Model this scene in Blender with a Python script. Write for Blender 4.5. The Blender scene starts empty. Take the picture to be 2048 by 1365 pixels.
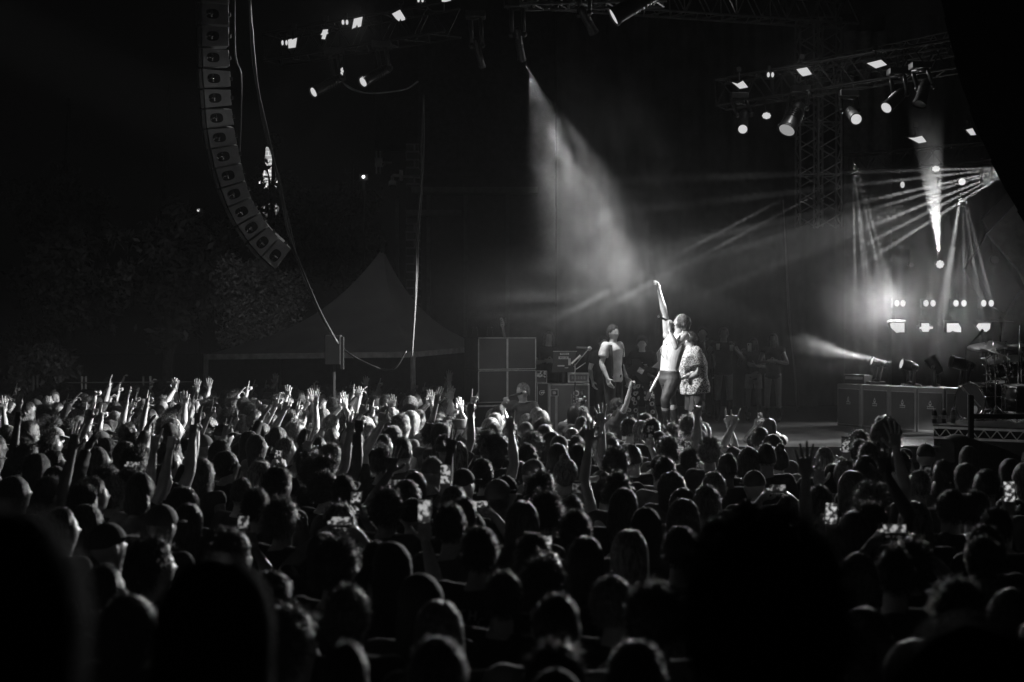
import bpy, math, random
import numpy as np
from mathutils import Vector, Matrix

# ------------------------------------------------------------------ camera, world, exposure
SC = bpy.context.scene
COL = SC.collection
FPX = 2844.0            # focal length in pixels of the 2048 px wide photograph
CAMZ = 2.75             # the photographer stands on the top terrace of the sloping field

def P(px, py, D):
    """a point seen at pixel (px, py) that stands D metres in front of the camera"""
    return Vector(((px - 1024.0) * D / FPX, D, CAMZ - (py - 665.0) * D / FPX))

cam_d = bpy.data.cameras.new('camera')
cam = bpy.data.objects.new('camera', cam_d)
COL.objects.link(cam)
cam.location = (0, 0, CAMZ)
cam.rotation_euler = (math.radians(90), 0, 0)
cam_d.sensor_width = 36.0
cam_d.lens = 36.0 * FPX / 2048.0
cam_d.shift_y = -17.5 / 2048.0
cam_d.clip_start = 0.05
cam_d.clip_end = 600
cam_d.dof.use_dof = True
cam_d.dof.focus_distance = 19.0
cam_d.dof.aperture_fstop = 2.2
SC.camera = cam

W = bpy.data.worlds.new('World')
SC.world = W
W.use_nodes = True
nt = W.node_tree
nt.nodes.clear()
wo = nt.nodes.new('ShaderNodeOutputWorld')
wb = nt.nodes.new('ShaderNodeBackground')
wb.inputs['Color'].default_value = (1, 1, 1, 1)
wb.inputs['Strength'].default_value = 0.0004      # moonless night sky, black-and-white
nt.links.new(wb.outputs[0], wo.inputs[0])

SC.view_settings.view_transform = 'Standard'
SC.view_settings.look = 'None'
SC.view_settings.exposure = 0.0
SC.view_settings.gamma = 1.0
SC.cycles.use_denoising = True
SC.cycles.max_bounces = 5
SC.cycles.diffuse_bounces = 2
SC.cycles.glossy_bounces = 2
SC.cycles.transmission_bounces = 2
SC.cycles.volume_bounces = 0
SC.cycles.transparent_max_bounces = 8
SC.cycles.volume_step_rate = 1.0
SC.cycles.volume_max_steps = 96
SC.cycles.sample_clamp_indirect = 4.0
SC.cycles.sample_clamp_direct = 0.0

# ------------------------------------------------------------------ lights: stage lamps, and fill spots added for single things
def spot(name, loc, tgt, power, deg, blend=0.5, radius=0.05):
    d = bpy.data.lights.new(name, 'SPOT')
    d.energy = power
    d.spot_size = math.radians(deg)
    d.spot_blend = blend
    d.shadow_soft_size = radius
    o = bpy.data.objects.new(name, d)
    COL.objects.link(o)
    o.location = loc
    v = Vector(tgt) - Vector(loc)
    o.rotation_euler = v.to_track_quat('-Z', 'Y').to_euler()
    return o

spot('crowd_key', (6.0, 21.2, 4.6), (-6.5, 21.5, 1.5), 18000, 20, .8, .12)
spot('crowd_key', (6.0, 21.2, 4.6), (-4.2, 16.5, 1.5), 19000, 22, .8, .12)
spot('crowd_key', (6.5, 21.2, 4.6), (-1.2, 17.5, 1.5), 6500, 24, .8, .12)
spot('crowd_rim', (6.1, 22.6, 3.4), (-.8, 13.0, 1.4), 7000, 50, .8, .12)
spot('crowd_rim', (1.4, 21.0, 4.6), (.6, 12.5, 1.4), 1900, 62, .8, .15)
spot('singer_key', (-16, 12.0, 11.0), (2.35, 20.8, 2.4), 46000, 4.6, .6, .10)
spot('array_fill', (-2.5, 11, 5.5), P(435, 190, 19.6), 120, 9, .8, .2)  # this and the next are added fills for the box sides, no lamp there
spot('array_fill', (-2.5, 11, 5.5), P(460, 330, 19.6), 40, 30, .8, .2)
spot('stage_wash', (5, 22.5, 9), (4.5, 27, 1), 50, 90, .8, .3)
spot('drum_fill', (5.5, 17.6, 6.5), (6.75, 20.4, 1.9), 600, 13, .6, .08)  # spot added to brighten the drum kit, no fixture behind it
spot('tree_fill', (-3.3, 21.0, 6.5), P(505, 610, 30), 380, 20, 1, .1)  # this spot and the next two are added to brighten the trees
spot('tree_fill', (-3.3, 21.0, 6.5), P(330, 570, 36), 200, 16, .7, .1)
spot('tree_fill', (-3.3, 21.0, 6.5), P(130, 570, 38), 260, 10, .7, .1)
spot('stack_fill', (-3, 17.5, 6.0), P(1060, 730, 23.6), 400, 17, .7, .1)  # added to make the speaker stack stand out, without a fixture
spot('amp_fill', (4.6, 17.6, 5.5), P(1800, 785, 24.2), 430, 17, .8, .1)  # extra spot added so the guitar cabinets read lighter
spot('fence_fill', (-2.5, 22.5, 6.5), P(220, 745, 29), 350, 22, .8, .1)  # added spot that picks out the fence posts
spot('vocal_fill', (-4, 16, 6), (.15, 19.7, 1.9), 420, 11, .6, .1)  # added fill for the man with the microphone
spot('tent_fill', (-2.5, 17.5, 7.5), P(740, 650, 26), 42, 34, .8, .1)  # fill added to lift the tent roof, not a lamp of the rig
spot('tower_light', P(560, 420, 66), P(540, 340, 70), 1200, 60, .5, .1)

# beams: (name, source px, source D, target px, target D, power, cone)
def beam(n, a, Da, b, Db, power, deg, blend=.3, r=.02, off=.12):
    A, B = P(a[0], a[1], Da), P(b[0], b[1], Db)
    A = A + (B - A).normalized() * off
    return spot(n, A, B, power, deg, blend, r)
beam('beam_centre', (1046, 114), 21.8, (1190, 420), 21.9, 3200, 11, 1, off=.12)
beam('beam_centre', (1046, 114), 21.8, (1215, 600), 21.6, 2300, 48, 1, off=.32)
beam('beam_up', (1880, 526), 24.9, (1862, 340), 24.5, 3800, 16, .5)
for i, (x, y) in enumerate([(1700, 372), (1700, 410), (1700, 432), (1700, 470), (1700, 505), (1700, 545), (1560, 350)]):
    beam('beam_side', (2030, 335), 24.6, (x, y), 24.2, 34000 if i % 2 else 24000, 1.7, .5)
for i, (x, y) in enumerate([(1895, 560), (1930, 600), (1962, 620), (1992, 640)]):
    beam('beam_down', (1924, 372), 24.8, (x, y), 24.8, 15000 if i else 6000, 1.5 if i else 5, .3)
for i, (x, y) in enumerate([(1712, 600), (1733, 600), (1742, 600), (1768, 590), (1786, 590)]):
    beam('beam_left_down', (1704, 300), 25.2, (x, y), 25.2, 30000, .9, .2)
beam('beam_floor', (1803, 728), 24.1, (1640, 700), 24.0, 2200, 10, .3)
beam('beam_floor', (1744, 723), 24.7, (1640, 688), 24.6, 2200, 12, .3)
beam('beam_floor_up', (1862, 718), 24.0, (1800, 600), 24.2, 2200, 6, .3)
beam('beam_long', (1640, 385), 26, (1240, 600), 22, 36000, 1.1, .3)
beam('beam_long', (1620, 370), 26, (1260, 560), 23, 36000, 1.1, .3)
beam('beam_low', (1300, 545), 24, (1165, 720), 23.5, 400, 4, .4)
beam('twin_glow', (1793, 607), 26.9, (1740, 606), 25.6, 170, 130, 1, r=.22)


# ------------------------------------------------------------------ helpers
def prop(o, label=None, cat=None, group=None, kind=None):
    if label: o['label'] = label
    if cat: o['category'] = cat
    if group: o['group'] = group
    if kind: o['kind'] = kind
    return o

def empty(name, loc=(0, 0, 0), rotz=0.0, label=None, cat=None, group=None):
    o = bpy.data.objects.new(name, None)
    COL.objects.link(o)
    o.empty_display_size = 0.1
    o.location = loc
    o.rotation_euler = (0, 0, rotz)
    return prop(o, label, cat, group)

def unit(v):
    v = np.asarray(v, float)
    n = np.linalg.norm(v)
    return v / n if n > 1e-9 else v

def frame(z, xhint=(1, 0, 0)):
    """3x3 with columns x,y,z; z along given axis"""
    z = unit(z)
    x = np.asarray(xhint, float)
    x = x - z * np.dot(x, z)
    if np.linalg.norm(x) < 1e-4:
        x = np.array([0, 1.0, 0]) - z * z[1]
        if np.linalg.norm(x) < 1e-4: x = np.array([1.0, 0, 0])
    x = unit(x)
    y = np.cross(z, x)
    return np.stack([x, y, z], 1)

class MB:
    def __init__(s):
        s.v = []; s.f = []; s.n = 0
    def add(s, v, f):
        v = np.asarray(v, float)
        s.v.append(v)
        s.f += [tuple(i + s.n for i in q) for q in f]
        s.n += len(v)
        return s
    def box(s, c, size, R=None):
        a, b, d = [q / 2.0 for q in size]
        v = np.array([[x, y, z] for x in (-a, a) for y in (-b, b) for z in (-d, d)])
        if R is not None: v = v @ np.asarray(R).T
        v = v + np.asarray(c, float)
        return s.add(v, [(0, 1, 3, 2), (4, 6, 7, 5), (0, 4, 5, 1), (2, 3, 7, 6), (0, 2, 6, 4), (1, 5, 7, 3)])
    def loft(s, rings, cap=True):
        n = len(rings[0]); f = []
        for k in range(len(rings) - 1):
            for i in range(n):
                j = (i + 1) % n
                f.append((k * n + i, k * n + j, (k + 1) * n + j, (k + 1) * n + i))
        if cap:
            f.append(tuple(range(n))[::-1]); f.append(tuple((len(rings) - 1) * n + i for i in range(n)))
        return s.add(np.concatenate(rings), f)
    def tube(s, pts, radii, seg=8, cap=True):
        pts = [np.asarray(p, float) for p in pts]
        if not hasattr(radii, '__len__'): radii = [radii] * len(pts)
        rings = []; hint = (1, 0, 0)
        a = np.linspace(0, 2 * np.pi, seg, endpoint=False)
        for k, p in enumerate(pts):
            d = pts[min(k + 1, len(pts) - 1)] - pts[max(k - 1, 0)]
            F = frame(d, hint); hint = F[:, 0]
            rings.append(p + radii[k] * (np.outer(np.cos(a), F[:, 0]) + np.outer(np.sin(a), F[:, 1])))
        return s.loft(rings, cap)
    def ell(s, c, r, R=None, n=10):
        if not hasattr(r, '__len__'): r = (r, r, r)
        m = n * 2; v = []; f = []
        for i in range(n + 1):
            t = math.pi * i / n
            for j in range(m):
                p = 2 * math.pi * j / m
                v.append((r[0] * math.sin(t) * math.cos(p), r[1] * math.sin(t) * math.sin(p), r[2] * math.cos(t)))
        for i in range(n):
            for j in range(m):
                k = (j + 1) % m
                f.append((i * m + j, (i + 1) * m + j, (i + 1) * m + k, i * m + k))
        v = np.array(v)
        if R is not None: v = v @ np.asarray(R).T
        return s.add(v + np.asarray(c, float), f)
    def caps(s, p0, p1, r0, r1, seg=14):
        """tapered limb with round ends (to be merged by a remesh)"""
        s.tube([p0, p1], [r0, r1], seg)
        s.ell(p0, r0, n=7); s.ell(p1, r1, n=7)
        return s
    def prism(s, poly, depth, origin=(0, 0, 0), R=None):
        """polygon in the local XZ plane pushed along local Y from 0 to depth"""
        n = len(poly)
        v = np.array([[p[0], 0, p[1]] for p in poly] + [[p[0], depth, p[1]] for p in poly], float)
        if R is not None: v = v @ np.asarray(R).T
        v = v + np.asarray(origin, float)
        f = [tuple(range(n)), tuple(range(2 * n - 1, n - 1, -1))]
        f += [(i, n + i, n + (i + 1) % n, (i + 1) % n) for i in range(n)]
        return s.add(v, f)
    def disc(s, c, nrm, r, thick=0.01, seg=20, rx=None):
        F = frame(nrm); c = np.asarray(c, float)
        a = np.linspace(0, 2 * np.pi, seg, endpoint=False)
        rx = rx or r
        ring = rx * np.outer(np.cos(a), F[:, 0]) + r * np.outer(np.sin(a), F[:, 1])
        return s.loft([c - F[:, 2] * thick / 2 + ring, c + F[:, 2] * thick / 2 + ring])
    def arrays(s):
        return np.concatenate(s.v), s.f
    def mesh(s, name, smooth=False):
        me = bpy.data.meshes.new(name)
        v = np.concatenate(s.v) if s.v else np.zeros((0, 3))
        me.from_pydata(v.tolist(), [], s.f)
        me.update()
        if smooth: me.shade_smooth()
        return me
    def build(s, name, mat, parent=None, smooth=False, loc=None, bevel=0):
        me = s.mesh(name, smooth)
        me.materials.append(mat)
        o = bpy.data.objects.new(name, me)
        COL.objects.link(o)
        if parent is not None: o.parent = parent
        if loc is not None: o.location = loc
        if bevel:
            m = o.modifiers.new('bevel', 'BEVEL'); m.width = bevel; m.segments = 2; m.limit_method = 'ANGLE'
        return o

def fix_normals(me):
    import bmesh
    bm = bmesh.new(); bm.from_mesh(me)
    bmesh.ops.recalc_face_normals(bm, faces=bm.faces)
    bm.to_mesh(me); bm.free()

def remesh(mb, voxel, smooth_it=3, name='body'):
    me = mb.mesh('tmp'); me.validate()
    fix_normals(me)
    o = bpy.data.objects.new('tmp', me)
    COL.objects.link(o)
    m = o.modifiers.new('r', 'REMESH'); m.mode = 'VOXEL'; m.voxel_size = voxel
    if smooth_it:
        q = o.modifiers.new('s', 'SMOOTH'); q.factor = 0.5; q.iterations = smooth_it
    dg = bpy.context.evaluated_depsgraph_get()
    dg.update()
    r = bpy.data.meshes.new_from_object(o.evaluated_get(dg))
    r.name = name
    bpy.data.objects.remove(o); bpy.data.meshes.remove(me)
    return r

def me_arrays(me):
    v = np.empty(len(me.vertices) * 3); me.vertices.foreach_get('co', v)
    return v.reshape(-1, 3), [tuple(p.vertices) for p in me.polygons]

# ------------------------------------------------------------------ materials
MATS = {}
def mat(name, g, rough=0.6, metal=0.0, var=0.25, scale=8.0, bump=0.0, bscale=40.0, spec=0.5, emis=0.0, sheen=0.0):
    if name in MATS: return MATS[name]
    m = bpy.data.materials.new(name); m.use_nodes = True
    t = m.node_tree; b = t.nodes['Principled BSDF']
    tc = t.nodes.new('ShaderNodeTexCoord')
    nz = t.nodes.new('ShaderNodeTexNoise'); nz.inputs['Scale'].default_value = scale; nz.inputs['Detail'].default_value = 5
    t.links.new(tc.outputs['Object'], nz.inputs['Vector'])
    mr = t.nodes.new('ShaderNodeMapRange')
    mr.inputs['From Min'].default_value = 0.3; mr.inputs['From Max'].default_value = 0.7
    mr.inputs['To Min'].default_value = g * (1 - var); mr.inputs['To Max'].default_value = g * (1 + var)
    t.links.new(nz.outputs['Fac'], mr.inputs['Value'])
    t.links.new(mr.outputs[0], b.inputs['Base Color'])
    b.inputs['Roughness'].default_value = rough
    b.inputs['Metallic'].default_value = metal
    b.inputs['Specular IOR Level'].default_value = spec
    if sheen:
        b.inputs['Sheen Weight'].default_value = sheen
        b.inputs['Sheen Roughness'].default_value = 0.4
    if bump:
        n2 = t.nodes.new('ShaderNodeTexNoise'); n2.inputs['Scale'].default_value = bscale; n2.inputs['Detail'].default_value = 4
        t.links.new(tc.outputs['Object'], n2.inputs['Vector'])
        bp = t.nodes.new('ShaderNodeBump'); bp.inputs['Strength'].default_value = bump; bp.inputs['Distance'].default_value = 0.02
        t.links.new(n2.outputs['Fac'], bp.inputs['Height'])
        t.links.new(bp.outputs[0], b.inputs['Normal'])
    if emis:
        b.inputs['Emission Color'].default_value = (1, 1, 1, 1)
        b.inputs['Emission Strength'].default_value = emis
    MATS[name] = m
    return m

M_skin = [mat('skin_pale', 0.42, 0.42, var=.12, scale=14, bump=.15, bscale=60), mat('skin_mid', 0.30, 0.42, var=.12, scale=14, bump=.15, bscale=60), mat('skin_deep', 0.12, 0.4, var=.12, scale=14, bump=.15, bscale=60)]
M_hair = [mat('hair_black', 0.014, 0.5, var=.3, scale=40, spec=.6), mat('hair_brown', 0.045, 0.5, var=.3, scale=40, spec=.6), mat('hair_fair', 0.19, 0.5, var=.3, scale=40), mat('hair_grey', 0.3, 0.5, var=.3, scale=40)]
for _m in M_hair:
    _t = _m.node_tree; _b = _t.nodes['Principled BSDF']; _tc = _t.nodes.new('ShaderNodeTexCoord'); _mp = _t.nodes.new('ShaderNodeMapping'); _mp.inputs['Scale'].default_value = (150, 150, 14)
    _n = _t.nodes.new('ShaderNodeTexNoise'); _n.inputs['Scale'].default_value = 1.0; _n.inputs['Detail'].default_value = 3
    _u = _t.nodes.new('ShaderNodeBump'); _u.inputs['Strength'].default_value = 1.0; _u.inputs['Distance'].default_value = .012
    _x = _t.nodes.new('ShaderNodeMapRange'); _x.inputs['From Min'].default_value = .35; _x.inputs['From Max'].default_value = .65; _x.inputs['To Min'].default_value = .25; _x.inputs['To Max'].default_value = 1.7
    _k = _t.nodes.new('ShaderNodeMath'); _k.operation = 'MULTIPLY'; _l = _b.inputs['Base Color'].links[0]; _t.links.new(_l.from_socket, _k.inputs[0]); _t.links.new(_n.outputs['Fac'], _x.inputs['Value']); _t.links.new(_x.outputs[0], _k.inputs[1]); _t.links.new(_k.outputs[0], _b.inputs['Base Color'])
    _t.links.new(_tc.outputs['Object'], _mp.inputs[0]); _t.links.new(_mp.outputs[0], _n.inputs['Vector']); _t.links.new(_n.outputs['Fac'], _u.inputs['Height']); _t.links.new(_u.outputs[0], _b.inputs['Normal'])
M_cloth = [mat('cloth_black', 0.018, 0.85, bump=.3, bscale=9), mat('cloth_charcoal', 0.05, 0.85, bump=.3, bscale=9), mat('cloth_grey', 0.16, 0.85, bump=.3, bscale=9), mat('cloth_white', 0.6, 0.85, bump=.3, bscale=9)]
M_denim = mat('denim', 0.05, 0.9, bump=.3, bscale=14)
M_black = mat('black_metal', 0.02, 0.5, 0.0, bump=.1)
M_blackm = mat('matt_black', 0.012, 0.8)
M_chrome = mat('chrome', 0.75, 0.16, 1.0, var=.1)
M_alu = mat('aluminium', 0.5, 0.35, 0.9, var=.15)
M_dark = mat('dark_paint', 0.035, 0.55, bump=.1)
M_wood = mat('dark_wood', 0.06, 0.6)
M_white = mat('white_paint', 0.7, 0.5)
def emit(name, s):
    if name in MATS: return MATS[name]
    m = bpy.data.materials.new(name); m.use_nodes = True
    t = m.node_tree; t.nodes.clear()
    o = t.nodes.new('ShaderNodeOutputMaterial'); e = t.nodes.new('ShaderNodeEmission')
    e.inputs['Strength'].default_value = s
    t.links.new(e.outputs[0], o.inputs[0])
    MATS[name] = m
    return m
E_lamp = emit('lamp_lit', 0.62)
E_blind = emit('strobe_lit', 0.60)
E_low = emit('lamp_low', 0.3)

def text_mesh(txt, size, depth=0.002, bold=False):
    c = bpy.data.curves.new('t', 'FONT'); c.body = txt; c.size = size; c.extrude = depth
    c.align_x = 'CENTER'; c.align_y = 'CENTER'
    if bold: c.offset = size * 0.03
    o = bpy.data.objects.new('t', c); COL.objects.link(o)
    dg = bpy.context.evaluated_depsgraph_get(); dg.update()
    me = bpy.data.meshes.new_from_object(o.evaluated_get(dg)); me.name = 'lettering'
    bpy.data.objects.remove(o)
    return me

def link_child(name, me, parent, material, M=None):
    o = bpy.data.objects.new(name, me); COL.objects.link(o); o.parent = parent
    if M is not None: o.matrix_local = M
    if material is not None:
        o.material_slots[0].link = 'OBJECT'; o.material_slots[0].material = material
    return o

# ------------------------------------------------------------------ people: head, hands, body
def head_mb(mb, c, front, up, s=1.0):
    F = frame(up, np.cross(front, up)); F = np.stack([F[:, 0], F[:, 1], F[:, 2]], 1)
    n, m = 44, 60
    t = np.linspace(0.0, np.pi, n + 1)[:, None]; p = np.linspace(0, 2 * np.pi, m, endpoint=False)[None, :]
    dx = (np.sin(t) * np.cos(p)).ravel(); dy = (np.sin(t) * np.sin(p)).ravel(); dz = (np.cos(t) * np.ones_like(p)).ravel()
    neg = np.clip(-dz, 0, 1)
    X = dx * 0.076 * (1 - 0.30 * neg ** 1.6)
    Y = np.where(dy > 0, dy * 0.090, dy * 0.104) * (1 - 0.10 * neg)
    Z = dz * 0.120
    back = np.clip(-dy, 0, 1) * neg
    Y = Y * (1 - 0.35 * back); Z = Z * (1 - 0.18 * back)
    Y = Y + 0.012 * neg ** 2
    g = lambda a, b, w: np.exp(-((a - b) / w) ** 2)
    au = np.abs(dx); f = np.where(dy > 0, 1.0, 0.0)
    off = 0.024 * g(dx, 0, .13) * g(dz, -.15, .13) + .012 * g(dx, 0, .09) * g(dz, .05, .16)
    off += -0.011 * g(au, .36, .17) * g(dz, .10, .10) + .005 * g(au, .36, .09) * g(dz, .09, .05)
    off += 0.006 * g(au, .30, .28) * g(dz, .24, .07)
    off += 0.007 * g(dx, 0, .22) * g(dz, -.42, .05) + .007 * g(dx, 0, .18) * g(dz, -.54, .05) - .005 * g(dx, 0, .24) * g(dz, -.48, .03)
    off += 0.010 * g(dx, 0, .25) * g(dz, -.82, .14) + .004 * g(au, .6, .18) * g(dz, -.12, .15)
    Y = Y + off * f
    v = np.stack([X, Y, Z], 1) * s
    fc = []
    for i in range(n):
        for j in range(m):
            k = (j + 1) % m
            fc.append((i * m + j, (i + 1) * m + j, (i + 1) * m + k, i * m + k))
    mb.add(v @ F.T + np.asarray(c), fc)
    for sx in (-1, 1):
        mb.ell(np.asarray(c) + F @ (np.array([sx * .079, -.008, -.005]) * s), (.011 * s, .019 * s, .032 * s), R=F, n=7)
    return F

HANDS = {
    'open':  ([.08, .08, .08, .10], .16, 0),
    'relax': ([.30, .34, .38, .42], .05, 0),
    'fist':  ([1.0, 1.0, 1.0, 1.0], .0, 1),
    'horns': ([.04, 1.0, 1.0, .06], .10, 1),
    'point': ([.03, 1.0, 1.0, 1.0], .0, 1),
    'grip':  ([.50, .55, .55, .55], .0, 0),
    'pinch': ([.62, .12, .10, .08], .12, 0),
}
HAND_CACHE = {}
def hand_arrays(kind, side):
    key = (kind, side)
    if key in HAND_CACHE: return HAND_CACHE[key]
    curl, splay, thumb = HANDS[kind]
    b = MB()
    sx = 1.0 if side == 'R' else -1.0
    b.tube([(0, 0, -.03), (0, 0, .0), (0, .002, .02)], [.026, .026, .028], 12)
    b.box((0, 0, .052), (.070, .024, .078)); b.ell((0, 0, .030), (.040, .018, .040)); b.ell((-.020 * sx, .008, .034), (.020, .016, .032))
    for k in range(4):
        x = (-.030, -.010, .011, .030)[k] * sx; z = (.086, .091, .087, .078)[k]
        L = (.040, .045, .041, .032)[k], (.024, .027, .025, .019)[k], (.020, .022, .021, .017)[k]
        a = 0.0; p = np.array([x, 0, z - .012]); sp = (-1.5, -.5, .5, 1.5)[k] * splay * sx
        r = (.0092, .0096, .0092, .0080)[k]
        for q in range(3):
            a += curl[k] * (1.25, 1.5, 1.1)[q]
            d = np.array([math.sin(sp) * math.cos(a), math.sin(a), math.cos(a) * math.cos(sp)])
            p2 = p + d * (L[q] + (.012 if q == 0 else 0))
            b.caps(p, p2, r, r * .93, 10)
            p = p2; r *= .93
    if thumb:
        p = np.array([-.034 * sx, .012, .028])
        for d, L in (((-.3 * sx, .55, .75), .034), ((.65 * sx, .6, .4), .030)):
            p2 = p + unit(d) * L; b.caps(p, p2, .0108, .0100, 10); p = p2
    else:
        p = np.array([-.034 * sx, .006, .022])
        for d, L in (((-.78 * sx, .22, .60), .040), ((-.45 * sx, .30, .84), .030)):
            p2 = p + unit(d) * L; b.caps(p, p2, .0115, .0100, 10); p = p2
    me = remesh(b, .0042, 2)
    HAND_CACHE[key] = me_arrays(me); bpy.data.meshes.remove(me)
    return HAND_CACHE[key]

def std_pose():
    return dict(pelvis=(0, 0, .95), waist=(0, .01, 1.08), ribs=(0, .0, 1.24), chest=(0, -.005, 1.36), neck=(0, -.015, 1.475), head=(0, .012, 1.615),
                hf=(0, 1, 0), hu=(0, 0, 1),
                Sr=(.175, -.01, 1.415), Sl=(-.175, -.01, 1.415), Er=(.245, -.04, 1.14), El=(-.245, -.04, 1.14),
                Wr=(.25, .08, .92), Wl=(-.25, .08, .92),
                Hr=(.09, 0, .92), Hl=(-.09, 0, .92), Kr=(.11, .03, .50), Kl=(-.11, .03, .50), Ar=(.12, -.03, .09), Al=(-.12, -.03, .09),
                handR=('relax', (0, .35, -.9), (-1, 0, 0)), handL=('relax', (0, .35, -.9), (1, 0, 0)), g=1.0, hs=1.0)

def arm(Pz, side, kind):
    """arm presets; x grows to the person's right"""
    s = 1 if side == 'R' else -1
    k = side.lower()
    T = {
        'up': ((.27, .05, 1.68), (.25, .10, 1.94), (.0, .1, 1)),
        'upin': ((.25, .10, 1.68), (.12, .16, 1.91), (-.2, .1, 1)),
        'bent': ((.37, .14, 1.50), (.27, .22, 1.74), (-.1, .15, 1)),
        'fwd': ((.25, .20, 1.56), (.17, .36, 1.77), (-.05, .55, .8)),
        'phone2': ((.27, .20, 1.42), (.075, .36, 1.60), (-.30, .15, 1)),
        'phone1': ((.28, .18, 1.50), (.19, .32, 1.70), (-.1, .1, 1)),
        'wide': ((.29, .20, 1.48), (.13, .34, 1.66), (-.7, .1, .7)),
        'clap': ((.26, .12, 1.63), (.045, .18, 1.83), (-.12, .05, 1)),
        'down': ((.245, -.04, 1.14), (.25, .08, .92), (0, .35, -.9)),
        'cross': ((.27, .02, 1.16), (.08, .20, 1.19), (-1, .3, .1)),
    }[kind]
    e, w, d = T
    Pz['E' + k] = (s * e[0], e[1], e[2]); Pz['W' + k] = (s * w[0], w[1], w[2])
    return (s * d[0], d[1], d[2])

def ring(c, side, fwd, rx, ry, seg=22, sq=0.0):
    a = np.linspace(0, 2 * np.pi, seg, endpoint=False)
    ca, sa = np.cos(a), np.sin(a)
    if sq:
        k = (np.abs(ca) ** 4 + np.abs(sa) ** 4) ** (-.25 * sq)
        ca, sa = ca * k, sa * k
    return np.asarray(c) + rx * np.outer(ca, side) + ry * np.outer(sa, fwd)

def torso_frames(Pz):
    A = {k: np.asarray(v, float) for k, v in Pz.items() if isinstance(v, tuple) and len(v) == 3 and not isinstance(v[0], str)}
    sh = unit(A['Sr'] - A['Sl']); hp = unit(A['Hr'] - A['Hl'])
    return A, sh, hp

def torso_rings(Pz, add=0.0, parts='all'):
    A, sh, hp = torso_frames(Pz); g = Pz['g']
    pts = [A['pelvis'] - unit(A['waist'] - A['pelvis']) * .09, A['pelvis'], A['waist'], A['ribs'], A['chest'], A['chest'] * .45 + A['neck'] * .55, A['neck']]
    rx = [.150, .165, .142, .160, .178, .135, .062]; ry = [.10, .118, .098, .112, .118, .085, .062]
    out = []
    for i, p in enumerate(pts):
        w = i / 6.0
        d = unit(pts[min(i + 1, 6)] - pts[max(i - 1, 0)])
        s = unit(hp * (1 - w) + sh * w); s = unit(s - d * np.dot(s, d)); f = np.cross(d, s)
        gg = g if i < 6 else 1.0
        out.append((p, s, f, rx[i] * gg + add, ry[i] * gg + add))
    return out

def make_body(Pz, voxel=.010, legs=True, name='body', feet=True):
    A, sh, hp = torso_frames(Pz); g = Pz['g']
    b = MB()
    b.loft([ring(*r, seg=24) for r in torso_rings(Pz)])
    ht = unit(A['hu']); hb = A['head'] - ht * .09
    b.caps(A['neck'] - unit(A['neck'] - A['chest']) * .03, hb, .062, .058)
    F = head_mb(b, A['head'], unit(A['hf']), ht, Pz['hs'])
    for k in 'rl':
        S, E, Wp = A['S' + k], A['E' + k], A['W' + k]
        b.ell(S, (.062 * g, .062 * g, .062 * g))
        b.caps(A['chest'] * .6 + A['neck'] * .4, S, .055, .055)
        b.tube([S, S * .55 + E * .45, E], [.056 * g, .051 * g, .041], 14); b.ell(E, .041)
        b.tube([E, E * .7 + Wp * .3, Wp], [.041, .044 * g, .027], 14); b.ell(Wp, .027)
        if legs:
            H, K, N = A['H' + k], A['K' + k], A['A' + k]
            b.ell(H, .088 * g); b.tube([H, H * .5 + K * .5, K], [.088 * g, .074 * g, .056], 14); b.ell(K, .056)
            b.tube([K, K * .68 + N * .32, N], [.054, .060 * g, .038], 14)
            if feet:
                fv = unit(np.asarray(Pz.get('toe' + k, (0, 1, 0)), float))
                b.caps(N - np.array([0, 0, .035]) - fv * .03, N - np.array([0, 0, .055]) + fv * .15, .036, .028)
                b.ell(N, .040)
    me = remesh(b, voxel, 2, name)
    V, Fc = me_arrays(me); bpy.data.meshes.remove(me)
    out = MB(); out.add(V, Fc)
    anchors = {}
    for k, side in (('r', 'R'), ('l', 'L')):
        kind, d, palm = Pz['hand' + side]
        if kind is None: continue
        z = unit(d); y = np.asarray(palm, float); y = unit(y - z * np.dot(y, z)); x = np.cross(y, z)
        R = np.stack([x, y, z], 1)
        hv, hf = hand_arrays(kind, side)
        out.add(hv @ R.T * 1.05 + A['W' + k] + z * .012, hf)
        anchors[side] = (A['W' + k] + z * .11 + y * .02, R)
    m2 = out.mesh(name, True)
    hm = Matrix(((F[0, 0], F[0, 1], F[0, 2], A['head'][0]), (F[1, 0], F[1, 1], F[1, 2], A['head'][1]), (F[2, 0], F[2, 1], F[2, 2], A['head'][2]), (0, 0, 0, 1)))
    return m2, hm, anchors

def fold_noise(V, amp, sc=1.0, seed=0):
    r = np.random.RandomState(seed)
    out = np.zeros(len(V))
    for i in range(9):
        k = r.normal(size=3) * np.array([9, 9, 16]) * sc * (1 + i * .35)
        out += np.sin(V @ k + r.rand() * 6.28) / (1 + i * .35)
    return out * amp / 3.0

def cloth_from(mb, voxel, amp, seed=0, name='shirt', sm=2):
    me = remesh(mb, voxel, sm, name)
    V = np.empty(len(me.vertices) * 3); me.vertices.foreach_get('co', V); V = V.reshape(-1, 3)
    N = np.empty(len(me.vertices) * 3); me.vertices.foreach_get('normal', N); N = N.reshape(-1, 3)
    V = V + N * fold_noise(V, amp, 1.0, seed)[:, None]
    me.vertices.foreach_set('co', V.ravel()); me.update(); me.shade_smooth()
    return me

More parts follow.
